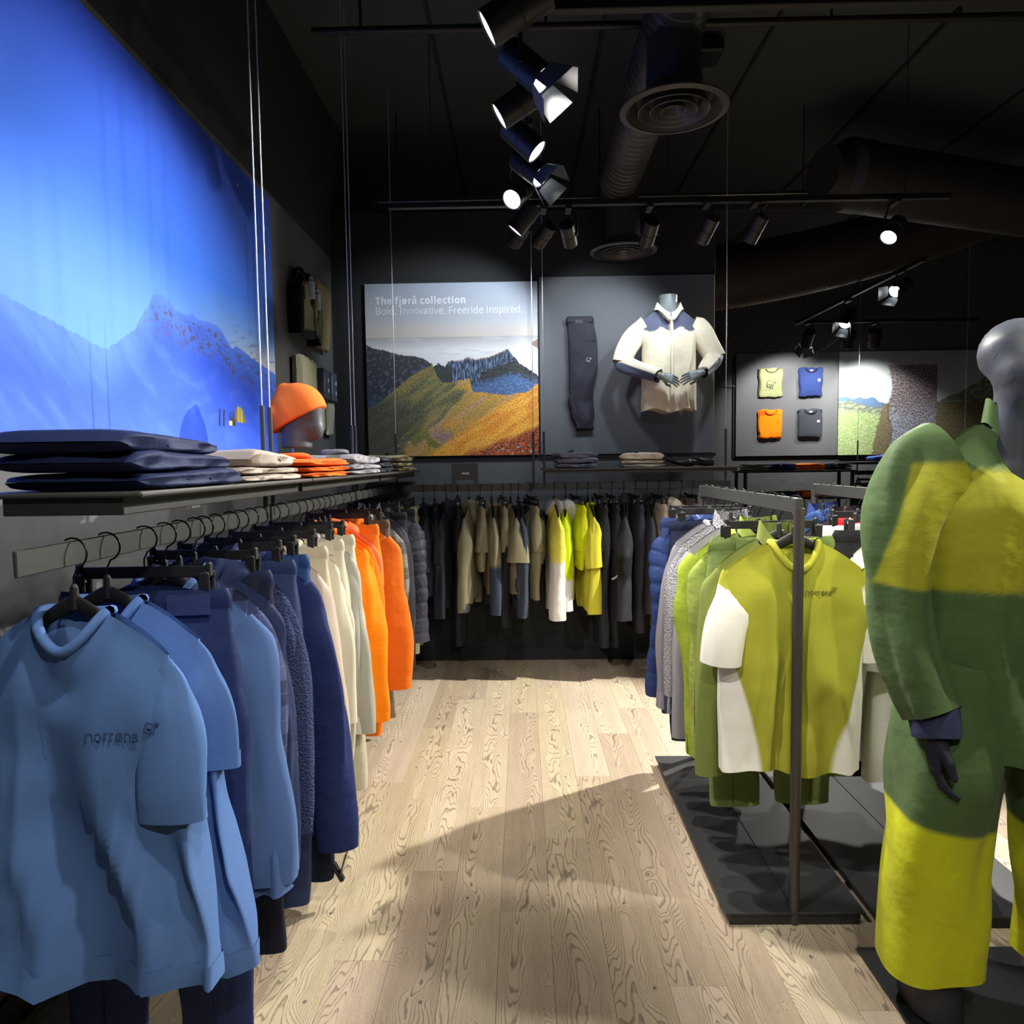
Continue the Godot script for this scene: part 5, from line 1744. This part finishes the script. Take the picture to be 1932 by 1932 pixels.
	for k in 2:
		var s := -1.0 if k == 0 else 1.0
		var lm := MB.new()
		var wrist := Vector3(s * (0.105 if k == 0 else 0.19), -0.47 if k == 0 else -0.455, 0.2)
		var el := Vector3(s * 0.325, -0.36 if k == 0 else -0.335, 0.0)
		var cp := [Vector3(s * 0.16, -0.108, -0.01), Vector3(s * 0.24, -0.15, -0.015), Vector3(s * 0.3, -0.26, -0.015), el]
		limb(lm, cp, [0.07, 0.066, 0.058], [0.05, 0.06, 0.055], 50, 40, 0.14, 3.0 + k, 0.0, func(_x, _y, _s): return cl)
		cp = [el + Vector3(s * 0.012, 0.014, -0.02), el + Vector3(-s * 0.02, -0.012, 0.02), wrist.lerp(el, 0.35), wrist]
		limb(lm, cp, [0.052, 0.056, 0.043], [0.05, 0.054, 0.042], 60, 48, 0.12, 5.0 + k, 0.0, func(px, y, _s): return nl if y < lerpf(wrist.y, el.y, (absf(px) - absf(wrist.x)) / (0.325 - absf(wrist.x))) - 0.012 else cl)
		part(sh, "sleeve", lm.mesh(), cloth(Color.WHITE, "shell", true))
		var hm := nets(Vector3(-0.075, -0.21, -0.04), Vector3(0.075, 0.05, 0.12), 0.0044, hand_caps(-s, 0.4), 0.014)
		var h := part(b, "hand", hm, skin)
		var dir := Vector3(-s * 0.93, -0.3, 0.05).normalized()
		var palm := Vector3(-s * 0.1, -0.35, -0.9)
		palm = (palm - dir * palm.dot(dir)).normalized()
		h.transform = Transform3D(Basis((-dir).cross(palm), -dir, palm).scaled(Vector3.ONE * 0.8), cp[3] + dir * 0.025)
	# collar, placket, pocket
	var cm := MB.new()
	var stand := PackedVector3Array()
	for lv in 4:
		for i in 33:
			var a := -PI / 2 + TAU * i / 32.0
			# open at the front: starts and ends at +z
			var an := PI / 2 + 0.06 + (TAU - 0.12) * i / 32.0
			var r := [0.078, 0.074, 0.082, 0.104][lv] as float
			var y := [-0.005, 0.045, 0.055, -0.004][lv] as float
			var front := maxf(0.0, sin(an))
			stand.append(Vector3(cos(an) * r, y - (front * front * 0.085 if lv < 3 else pow(front, 5.0) * 0.085), sin(an) * r * 0.95 + (0.012 * front if lv == 3 else 0.0)))
	cm.sheet(stand, 4, 33, false)
	part(sh, "collar", cm.mesh(), shm)
	var pm := MB.new()
	var pp := PackedVector3Array()
	for j in 20:
		var t := j / 19.0
		pp.append(Vector3(0.004, lerpf(-0.06, -0.66, t), 0.108 - 0.03 * (1.0 - smoothstep(0.0, 0.25, t)) + 0.003))
	pm.tube(pp, 0.011, 6, true, 0.3)
	part(sh, "placket", pm.mesh(), shm)
	var pk := MB.new()
	var pc := Vector3(0.1, -0.2, 0.098)
	pk.tube(PackedVector3Array([pc + Vector3(-0.045, 0, 0), pc + Vector3(0.045, 0, -0.018)]), 0.0022, 5)
	pk.tube(PackedVector3Array([pc + Vector3(-0.038, 0, 0), pc + Vector3(-0.036, -0.045, 0)]), 0.0028, 5)
	pk.tube(PackedVector3Array([pc + Vector3(-0.03, -0.042, 0.001), pc + Vector3(0.045, -0.04, -0.016)]), 0.0018, 5)
	part(sh, "pocket_zip", pk.mesh(), paint("taupe", c8(120, 110, 100), 0.6))
	# standoff that carries the bust
	part(b, "wall_mount", boxmesh(Vector3(0, -0.25, -0.17), Vector3(0.06, 0.06, 0.17), 0.004), paint("track black", c8(24, 24, 25), 0.5))
	# shelf stacks on the back wall shelf
	for i in 3:
		folded("grey blue folded jacket, " + ["lowest", "middle", "topmost"][i] + " of the stack under the dark trousers", Vector3(0.37, 1.454 + i * 0.034, -5.13), Vector3(0.22, 0.033 if i < 2 else 0.045, 0.28), c8(104, 104, 120), "shell", 3.0 + i, "grey blue jackets on the back shelf", -PI / 2 + 0.1 * i, "button" if i == 2 else "")
	for i in 3:
		folded("beige folded jacket, " + ["lowest", "middle", "topmost"][i] + " of the stack under the bust", Vector3(0.83, 1.454 + i * 0.026, -5.13), Vector3(0.22, 0.025 if i < 2 else 0.046, 0.29), c8(186, 172, 150), "shell", 7.0 + i, "beige jackets on the back shelf", -PI / 2 - 0.06 * i, "button" if i == 2 else "")
	for i in 2:
		var gl := thing("glove", "black glove lying on the back shelf, " + ["left one", "right one"][i] + " of the pair", "glove", Vector3(1.16 + 0.12 * i, 1.47, -5.1), 0.3 - 0.5 * i, "black gloves on the shelf")
		var gm := nets(Vector3(-0.08, -0.21, -0.04), Vector3(0.08, 0.05, 0.12), 0.0065, hand_caps(-1.0 if i == 0 else 1.0, 0.25), 0.016)
		var gp := part(gl, "body", gm, cloth(c8(40, 40, 44), "shell"), Vector3(0, 0.012, -0.02))
		gp.rotation = Vector3(-PI / 2, 0, -PI / 2)

func shelves_left() -> void:
	var nv := c8(38, 48, 84)
	for i in 3:
		folded("navy folded jacket, " + ["lowest", "middle", "topmost"][i] + " of the stack at the left edge", Vector3(-0.905 - 0.012 * i, 1.452 + i * 0.038, -1.72 + 0.03 * i), Vector3(0.3, 0.039 if i < 2 else 0.045, 0.5), nv, "shell", 1.0 + i, "navy jackets on the left shelf", 0.03 * (i - 1), "seam")
	for i in 3:
		folded("light beige folded trousers, " + ["lowest", "middle", "topmost"][i] + " beside the navy stack", Vector3(-0.91, 1.452 + i * 0.022, -2.27), Vector3(0.29, 0.022 if i < 2 else 0.044, 0.48), c8(170, 159, 149), "shell", 11.0 + i, "beige trousers on the left shelf", 0.03 * (i - 1), "seam" if i > 0 else "")
	for i in 3:
		folded("orange folded sweatshirt, " + ["lowest", "middle", "topmost"][i] + " of the stack before the beanie head", Vector3(-0.885, 1.452 + i * 0.022, -2.9), Vector3(0.27, 0.022 if i < 2 else 0.026, 0.56), c8(222, 106, 44), "knit", 21.0 + i, "orange sweatshirts on the left shelf", 0.02 * (i - 1), "collar" if i == 2 else "")
	for i in 3:
		folded("grey checked folded shirt, " + ["lowest", "middle", "topmost"][i] + " of the stack behind the orange one", Vector3(-0.9, 1.452 + i * 0.024, -3.62), Vector3(0.29, 0.024 if i < 2 else 0.05, 0.62), c8(172, 172, 180), "plaid", 31.0 + i, "checked shirts on the left shelf", 0.02 * (i - 1), "collar" if i == 2 else "")
	for i in 3:
		folded("black folded garment, " + ["lowest", "middle", "topmost"][i] + " between checked and olive stacks", Vector3(-0.9, 1.452 + i * 0.03, -4.16), Vector3(0.28, 0.03, 0.34), c8(48, 50, 58), "shell", 41.0 + i, "black garments on the left shelf", 0.03 * (i - 1))
	for i in 3:
		folded("olive folded jacket, " + ["lowest", "middle", "topmost"][i] + " of the stack at the shelf end", Vector3(-0.9, 1.452 + i * 0.03, -4.85), Vector3(0.3, 0.03 if i < 2 else 0.05, 0.62), c8(156, 152, 124), "shell", 51.0 + i, "olive jackets on the left shelf", 0.03 * (i - 1), "button" if i == 2 else "")
	# mannequin head with an orange beanie
	var o := thing("hat_stand", "dark grey faceless display head on a short chrome stand", "mannequin head", Vector3(-0.985, 1.575, -3.2))
	var grey := paint("head grey", c8(60, 65, 74), 0.5)
	var caps := [[Vector3(0, -0.02, 0), Vector3(0.0, 0.09, 0), 0.066, 0.066], [Vector3(-0.012, 0.18, 0), Vector3(0.03, 0.18, 0), 0.086, 0.082], [Vector3(0.03, 0.11, 0), Vector3(0.082, 0.068, 0), 0.06, 0.036, 0.02], [Vector3(0.06, 0.165, 0), Vector3(0.075, 0.1, 0), 0.056, 0.044]]
	part(o, "head", nets(Vector3(-0.12, -0.006, -0.11), Vector3(0.15, 0.29, 0.11), 0.0055, caps, 0.02, 0.0), grey)
	var st := MB.new()
	st.tube(PackedVector3Array([Vector3(-0.012, -0.121, 0), Vector3(-0.012, 0.01, 0)]), 0.009, 12)
	st.lathe(Transform3D(Basis.IDENTITY, Vector3(-0.012, -0.122, 0)), [Vector2(0.06, 0), Vector2(0.06, 0.005), Vector2(0, 0.006)], 24)
	st.box(Transform3D(Basis.IDENTITY, Vector3(-0.04, -0.07, 0.01)), Vector3(0.04, 0.012, 0.012), 0.003)
	part(o, "stand", st.mesh(), paint("chrome", c8(190, 190, 190), 0.25, 1.0))
	var hat := thing("beanie", "orange knitted beanie worn by the dark grey display head", "hat", Vector3(-0.985, 1.575, -3.2))
	var tilt := Basis(Vector3.BACK, 0.47)
	var inv := tilt.inverse()
	var hc := []
	for c in [[Vector3(-0.014, 0.16, 0), Vector3(0.03, 0.185, 0), 0.099, 0.092, 0.03], [Vector3(-0.03, 0.1, 0), Vector3(0.05, 0.14, 0), 0.075, 0.078, 0.05], [Vector3(-0.02, 0.235, 0), Vector3(-0.05, 0.258, 0), 0.04, 0.022, 0.05], [Vector3(-0.075, 0.145, -0.06), Vector3(-0.075, 0.15, 0.06), 0.03, 0.03, 0.012]]:
		hc.append([inv * c[0], inv * c[1], c[2], c[3], c[4]])
	var cut := (inv * Vector3(0.0, 0.113, 0)).y
	var hm := nets(Vector3(-0.14, cut - 0.011, -0.13), Vector3(0.24, 0.33, 0.13), 0.0055, hc, 0.03, cut)
	var hp := part(hat, "knit", hm, cloth(c8(222, 112, 50), "knit"))
	hp.transform.basis = tilt
	# left wall display: pack vest, khaki jacket, hooded top, boxes
	var g := {"name": "pack_vest", "cat": "pack vest", "label": "olive and black pack vest pinned on the left wall", "at": Vector3(-1.345, 2.7, -4.62), "turn": PI / 2, "col": c8(126, 126, 92), "kind": "shell", "hw": 0.15, "cw": 0.22, "hm": 0.2, "ln": 0.42, "sl": 0.0, "th": 0.05, "df": 0.2, "ccol": c8(28, 28, 30), "pocket": [0.3, 0.5, 0.7, 0.4], "pcol": c8(104, 112, 76), "sd": 3.0, "zip": true,
		"colf": func(px, y, s): return c8(26, 26, 28).srgb_to_linear() if absf(px) > 0.165 or y < -0.37 or y > -0.1 else c8(140, 138, 104).srgb_to_linear()}
	make_top(g)
	var fl := get_node("pack_vest_001")
	var fm := MB.new()
	fm.lathe(Transform3D.IDENTITY, [Vector2(0.0, -0.07), Vector2(0.024, -0.07), Vector2(0.026, 0.03), Vector2(0.015, 0.044), Vector2(0.015, 0.062), Vector2(0.0, 0.064)], 14)
	part(fl, "flask", fm.mesh(), paint("flask", c8(170, 184, 196), 0.2), Vector3(-0.06, -0.11, 0.06))
	part(fl, "flask", fm.mesh(), paint("flask", c8(170, 184, 196), 0.2), Vector3(0.1, -0.15, 0.05))
	var up := Basis(Vector3(0, -1, 0), Vector3(1, 0, 0), Vector3(0, 0, 1))
	for e in [["khaki folded softshell jacket pinned on the left wall beside the vest", Vector3(-1.385, 2.5, -5.0), Vector3(0.44, 0.07, 0.36), c8(142, 132, 92)], ["pale olive folded hooded top on the left wall behind the beanie", Vector3(-1.385, 1.98, -4.62), Vector3(0.38, 0.07, 0.4), c8(168, 168, 142)], ["cream folded trousers hanging under the small dark boxes", Vector3(-1.385, 1.84, -4.97), Vector3(0.22, 0.04, 0.16), c8(178, 176, 158)], ["cream folded trousers nearest the corner under the small boxes", Vector3(-1.385, 1.83, -5.2), Vector3(0.24, 0.04, 0.15), c8(172, 170, 152)]]:
		var q := thing("folded_garment", e[0], "folded clothing", e[1])
		var bp := part(q, "body", fold_mesh(e[2].x, e[2].z, e[2].y, e[1].z), cloth(e[3], "shell"))
		bp.basis = up
	for i in 2:
		var bx := thing("packaging_box", "small dark blue grey box on the left wall, " + ["left of the two", "right of the two nearest the corner"][i], "box", Vector3(-1.35, 2.045, -4.98 - 0.2 * i))
		part(bx, "carton", boxmesh(Vector3.ZERO, Vector3(0.07, 0.2, 0.15), 0.002), paint("carton", c8(72, 78, 94), 0.6))
		for k in 2:
			part(bx, "printed_dot", boxmesh(Vector3(0.0355, 0.03 - 0.07 * k, -0.045), Vector3(0.002, 0.026, 0.02), 0.0008), paint("white print", c8(235, 232, 225), 0.6))
		part(bx, "printed_line", boxmesh(Vector3(0.0355, 0.01, 0.06), Vector3(0.002, 0.12, 0.012), 0.0008), paint("pale blue print", c8(130, 160, 200), 0.6))

func far_side() -> void:
	# four shirts pinned to the far panel
	var up := Basis(Vector3(0, -1, 0), Vector3(0, 0, 1), Vector3(-1, 0, 0))
	for e in [["olive green folded shirt with a helmet emblem on the far panel", 3.088, 2.44, c8(150, 158, 116), c8(86, 88, 66), 0.12], ["navy folded shirt with a small white emblem on the far panel", 3.576, 2.44, c8(44, 60, 112), c8(28, 36, 70), 0.0], ["orange folded shirt at the lower left of the far panel", 3.084, 1.93, c8(255, 136, 22), c8(240, 104, 34), 0.1], ["charcoal folded sweatshirt at the lower right of the far panel", 3.574, 1.935, c8(62, 66, 76), c8(54, 57, 66), 0.0]]:
		var o := thing("shirt", e[0], "shirt", Vector3(e[1], e[2], -9.2))
		var bp := part(o, "body", fold_mesh(0.35, 0.29, 0.05, e[1] * 3.0 + e[2]), cloth(e[3], "knit"))
		bp.basis = up
		var m := MB.new()
		var p := PackedVector3Array()
		for j in 15:
			var a := PI + PI * j / 14.0
			p.append(Vector3(cos(a) * 0.068, 0.165 + sin(a) * 0.045, 0.052))
		m.tube(p, 0.011, 6)
		part(o, "collar", m.mesh(), cloth(e[4], "knit"))
		if e[5] > 0:
			for s in [-1.0, 1.0]:
				var ym := MB.new()
				var yp := PackedVector3Array()
				for j in 2:
					for i in 7:
						var t := i / 6.0
						var px: float = s * lerpf(0.06, 0.138, t)
						yp.append(Vector3(px, 0.168 if j == 0 else 0.168 - lerpf(0.03, e[5] * 0.75, t), 0.053 - 0.01 * t * t))
				ym.sheet(yp, 2, 7, false)
				part(o, "shoulder_yoke", ym.mesh(), cloth(e[4], "knit"))
		if e[0].begins_with("olive"):
			part(o, "emblem", emblem_mesh(0.115, 0.0035), paint("dark print", c8(60, 62, 52), 0.7), Vector3(-0.005, -0.03, 0.054))
		elif e[0].begins_with("orange"):
			part(o, "emblem", emblem_mesh(0.03, 0.001), paint("orange print", c8(210, 84, 20), 0.7), Vector3(0.085, 0.02, 0.054))
		else:
			part(o, "emblem", boxmesh(Vector3(0.095, 0.02, 0.054), Vector3(0.03, 0.03, 0.003), 0.001), paint("white print", c8(235, 232, 225), 0.6))
			part(o, "neck_label", boxmesh(Vector3(0, 0.138, 0.052), Vector3(0.034, 0.022, 0.003), 0.001), paint("white print", c8(235, 232, 225), 0.6))
	# two-level display table
	var t := thing("display_table", "dark two level display table with folded shirts below the far panel", "display table", Vector3(3.22, 0, -8.75))
	var dark := paint("shelf grey", c8(58, 58, 57), 0.5, 0.1)
	for y in [1.35, 1.035]:
		part(t, "shelf", boxmesh(Vector3(0, y, 0), Vector3(1.33, 0.024, 0.42), 0.003), dark)
	for sx in [-0.62, 0.62]:
		for sz in [-0.18, 0.18]:
			part(t, "leg", boxmesh(Vector3(sx, 0.67, sz), Vector3(0.035, 1.34, 0.03), 0.002), dark)
	var cols := [c8(136, 140, 112), c8(50, 66, 120), c8(255, 130, 20), c8(66, 70, 80)]
	var nm := ["olive", "blue", "orange", "charcoal"]
	for k in 4:
		for i in 3:
			folded("%s folded shirt on the upper level of the far table, %s of three" % [nm[k], ["lowest", "middle", "topmost"][i]], Vector3(2.74 + 0.32 * k, 1.362 + i * 0.026, -8.7), Vector3(0.3, 0.025, 0.27), cols[k], "knit", 60.0 + k * 4 + i, nm[k] + " shirts on the far table", -PI / 2, "badge" if k in [1, 3] and i > 0 else "")
		if k < 3:
			for i in 2:
				folded("%s folded shirt on the lower level of the far table, %s of two" % [nm[k], ["lower", "upper"][i]], Vector3(2.76 + 0.32 * k, 1.047 + i * 0.034, -8.7), Vector3(0.3, 0.033, 0.27), cols[k], "knit", 80.0 + k * 4 + i, nm[k] + " shirts low on the far table", -PI / 2, "badge" if k == 1 else "")
	# rail and shelf under the pillar picture
	rail_unit("rail under the rock pillar picture carrying blue jeans and denim shirts", Vector3(3.97, 1.345, -8.8), Vector3(5.3, 1.345, -8.8), [Vector3(4.0, 1.345, -8.8), Vector3(5.26, 1.345, -8.8)])
	shelf("narrow shelf under the rock pillar picture, far right", Vector3(4.62, 1.452, -8.8), Vector3(1.42, 0.02, 0.3), 0.02)
	folded("blue and white garment folded on the far right shelf", Vector3(4.28, 1.452, -8.78), Vector3(0.2, 0.075, 0.3), c8(74, 100, 180), "shell", 99.0, "", -PI / 2)
	var k := 0
	for e in [[4.12, true, "dark navy jeans on the rail under the pillar picture", c8(30, 36, 60)], [4.25, false, "denim blue shirt beside the dark navy jeans, far right", c8(84, 112, 176)], [4.4, false, "light denim shirt second from the jeans, far right", c8(100, 130, 196)], [4.55, false, "pale denim shirt third from the jeans, far right", c8(104, 134, 198)]]:
		var g := {"label": e[2], "col": e[3], "ln": 0.75, "sl": 0.6, "pants": e[1], "cat": "trousers" if e[1] else "shirt", "name": "trousers" if e[1] else "shirt", "collar": "shirt", "sd": 5.0 + k}
		hung(g, Vector3(e[0], 1.345, -8.8), -1.35 if not e[1] else -1.3)
		k += 1

# full figure at the right edge, in green and yellow shell clothing
func shop_mannequin() -> void:
	var c := Vector3(1.27, 0, -1.92)
	var pl := thing("base_plate", "thin dark square base plate under the clothed mannequin", "base plate", Vector3(1.25, 0, -1.9))
	part(pl, "plate", boxmesh(Vector3(0, 0.006, 0), Vector3(0.5, 0.012, 0.5), 0.003), paint("platform top", c8(40, 42, 44), 0.5))
	var o := thing("mannequin", "standing mannequin in green and yellow shell clothing at the right edge", "mannequin", c)
	var skin := paint("head grey", c8(60, 65, 74), 0.5)
	var caps := [[Vector3(0, 1.0, 0), Vector3(0, 1.34, 0), 0.12, 0.1], [Vector3(-0.13, 1.43, 0), Vector3(0.13, 1.43, 0), 0.05, 0.05], [Vector3(0, 1.48, 0), Vector3(0, 1.64, 0.02), 0.065, 0.055], [Vector3(0, 1.76, 0.01), Vector3(0, 1.72, 0.035), 0.09, 0.075, 0.03], [Vector3(0, 1.66, 0.06), Vector3(0, 1.7, 0.06), 0.045, 0.05, 0.03]]
	for s in [-1.0, 1.0]:
		caps.append([Vector3(s * 0.1, 0.95, 0), Vector3(s * 0.14, 0.52, 0.02), 0.11, 0.06])
		caps.append([Vector3(s * 0.14, 0.52, 0.02), Vector3(s * 0.16, 0.1, 0), 0.055, 0.04])
		caps.append([Vector3(s * 0.19, 1.42, 0), Vector3(s * 0.27, 1.2, 0), 0.045, 0.045])
		caps.append([Vector3(s * 0.27, 1.2, 0), Vector3(s * 0.255, 0.93, 0.08), 0.042, 0.03])
	part(o, "body", nets(Vector3(-0.36, 0.03, -0.22), Vector3(0.36, 1.9, 0.22), 0.02, caps, 0.04), skin)
	var green := c8(74, 95, 56)
	var yellow := c8(150, 150, 42)
	var gl := green.srgb_to_linear()
	var yl := yellow.srgb_to_linear()
	var jk := Node3D.new()
	jk.name = "jacket"
	o.add_child(jk, true)
	jk.position = Vector3(0, 1.585, 0)
	fill_top(jk, {"col": green, "kind": "shell", "hw": 0.21, "cw": 0.235, "hm": 0.245, "ln": 0.86, "th": 0.135, "sl": 0.0, "collar": "stand", "hi": true, "zip": true, "fold": 0.014, "sd": 4.0,
		"nv": 110, "colf": func(_x, y, _s): return gl.lerp(yl, smoothstep(0.115, 0.125, -y) * smoothstep(-0.006, 0.006, y + 0.42))})
	for k in 2:
		var s := -1.0 if k == 0 else 1.0
		var m := MB.new()
		var cp := [Vector3(s * 0.17, -0.1, 0), Vector3(s * 0.3, -0.16, 0), Vector3(s * 0.33, -0.46, 0.0), Vector3(s * 0.245, -0.73, 0.1)]
		limb(m, cp, [0.115, 0.1, 0.062], [0.09, 0.1, 0.062], 120, 80, 0.12, 6.0 + k, 0.0, func(px, y, sd): return gl if sd < -0.25 else gl.lerp(yl, smoothstep(0.09, 0.11, -y) * smoothstep(-0.006, 0.006, y + 0.415 - 0.12 * (absf(px) - 0.3)) * smoothstep(-0.005, 0.005, 0.29 - (y + 0.12) * 0.28 - absf(px))))
		part(jk, "sleeve", m.mesh(), cloth(Color.WHITE, "shell", true))
		var cm := MB.new()
		limb(cm, [cp[3] + Vector3(0, 0.03, -0.012), cp[3] + Vector3(0, 0.0, 0.0), cp[3] + Vector3(0, -0.02, 0.01), cp[3] + Vector3(0, -0.055, 0.02)], [0.056, 0.056, 0.052], [0.055, 0.055, 0.05], 6, 20, 0.05, 2.0, 0.0)
		part(jk, "cuff", cm.mesh(), cloth(c8(50, 54, 76), "shell"))
		var hm := nets(Vector3(-0.075, -0.21, -0.04), Vector3(0.075, 0.05, 0.12), 0.006, hand_caps(s, 0.5), 0.014)
		var h := part(o, "hand", hm, cloth(c8(40, 42, 52), "shell"))
		h.transform = Transform3D(Basis(Vector3.UP, -s * 1.2), jk.position + cp[3] + Vector3(0, -0.045, 0.02))
	var pt := Node3D.new()
	pt.name = "trousers"
	o.add_child(pt, true)
	for k in 2:
		var s := -1.0 if k == 0 else 1.0
		var m := MB.new()
		var cp := [Vector3(s * 0.1, 0.95, 0), Vector3(s * 0.16, 0.7, 0.02), Vector3(s * 0.2, 0.45, 0.02), Vector3(s * 0.19, 0.15, 0.0)]
		limb(m, cp, [0.125, 0.135, 0.125], [0.13, 0.13, 0.12], 110, 60, 0.08, 9.0 + k, 0.0, func(px, y, sd): return gl.lerp(c8(190, 196, 30).srgb_to_linear(), smoothstep(-0.008, 0.008, 0.56 + 0.2 * (absf(px) - 0.2) - y)))
		part(pt, "leg", m.mesh(), cloth(Color.WHITE, "shell", true))
		var bm := MB.new()
		limb(bm, [Vector3(s * 0.18, 0.3, 0), Vector3(s * 0.18, 0.2, 0), Vector3(s * 0.18, 0.12, 0.0), Vector3(s * 0.18, 0.016, 0.01)], [0.07, 0.065, 0.06], [0.075, 0.085, 0.11], 10, 22, 0.03, 3.0)
		part(o, "boot", bm.mesh(), paint("boot dark", c8(34, 36, 44), 0.6))
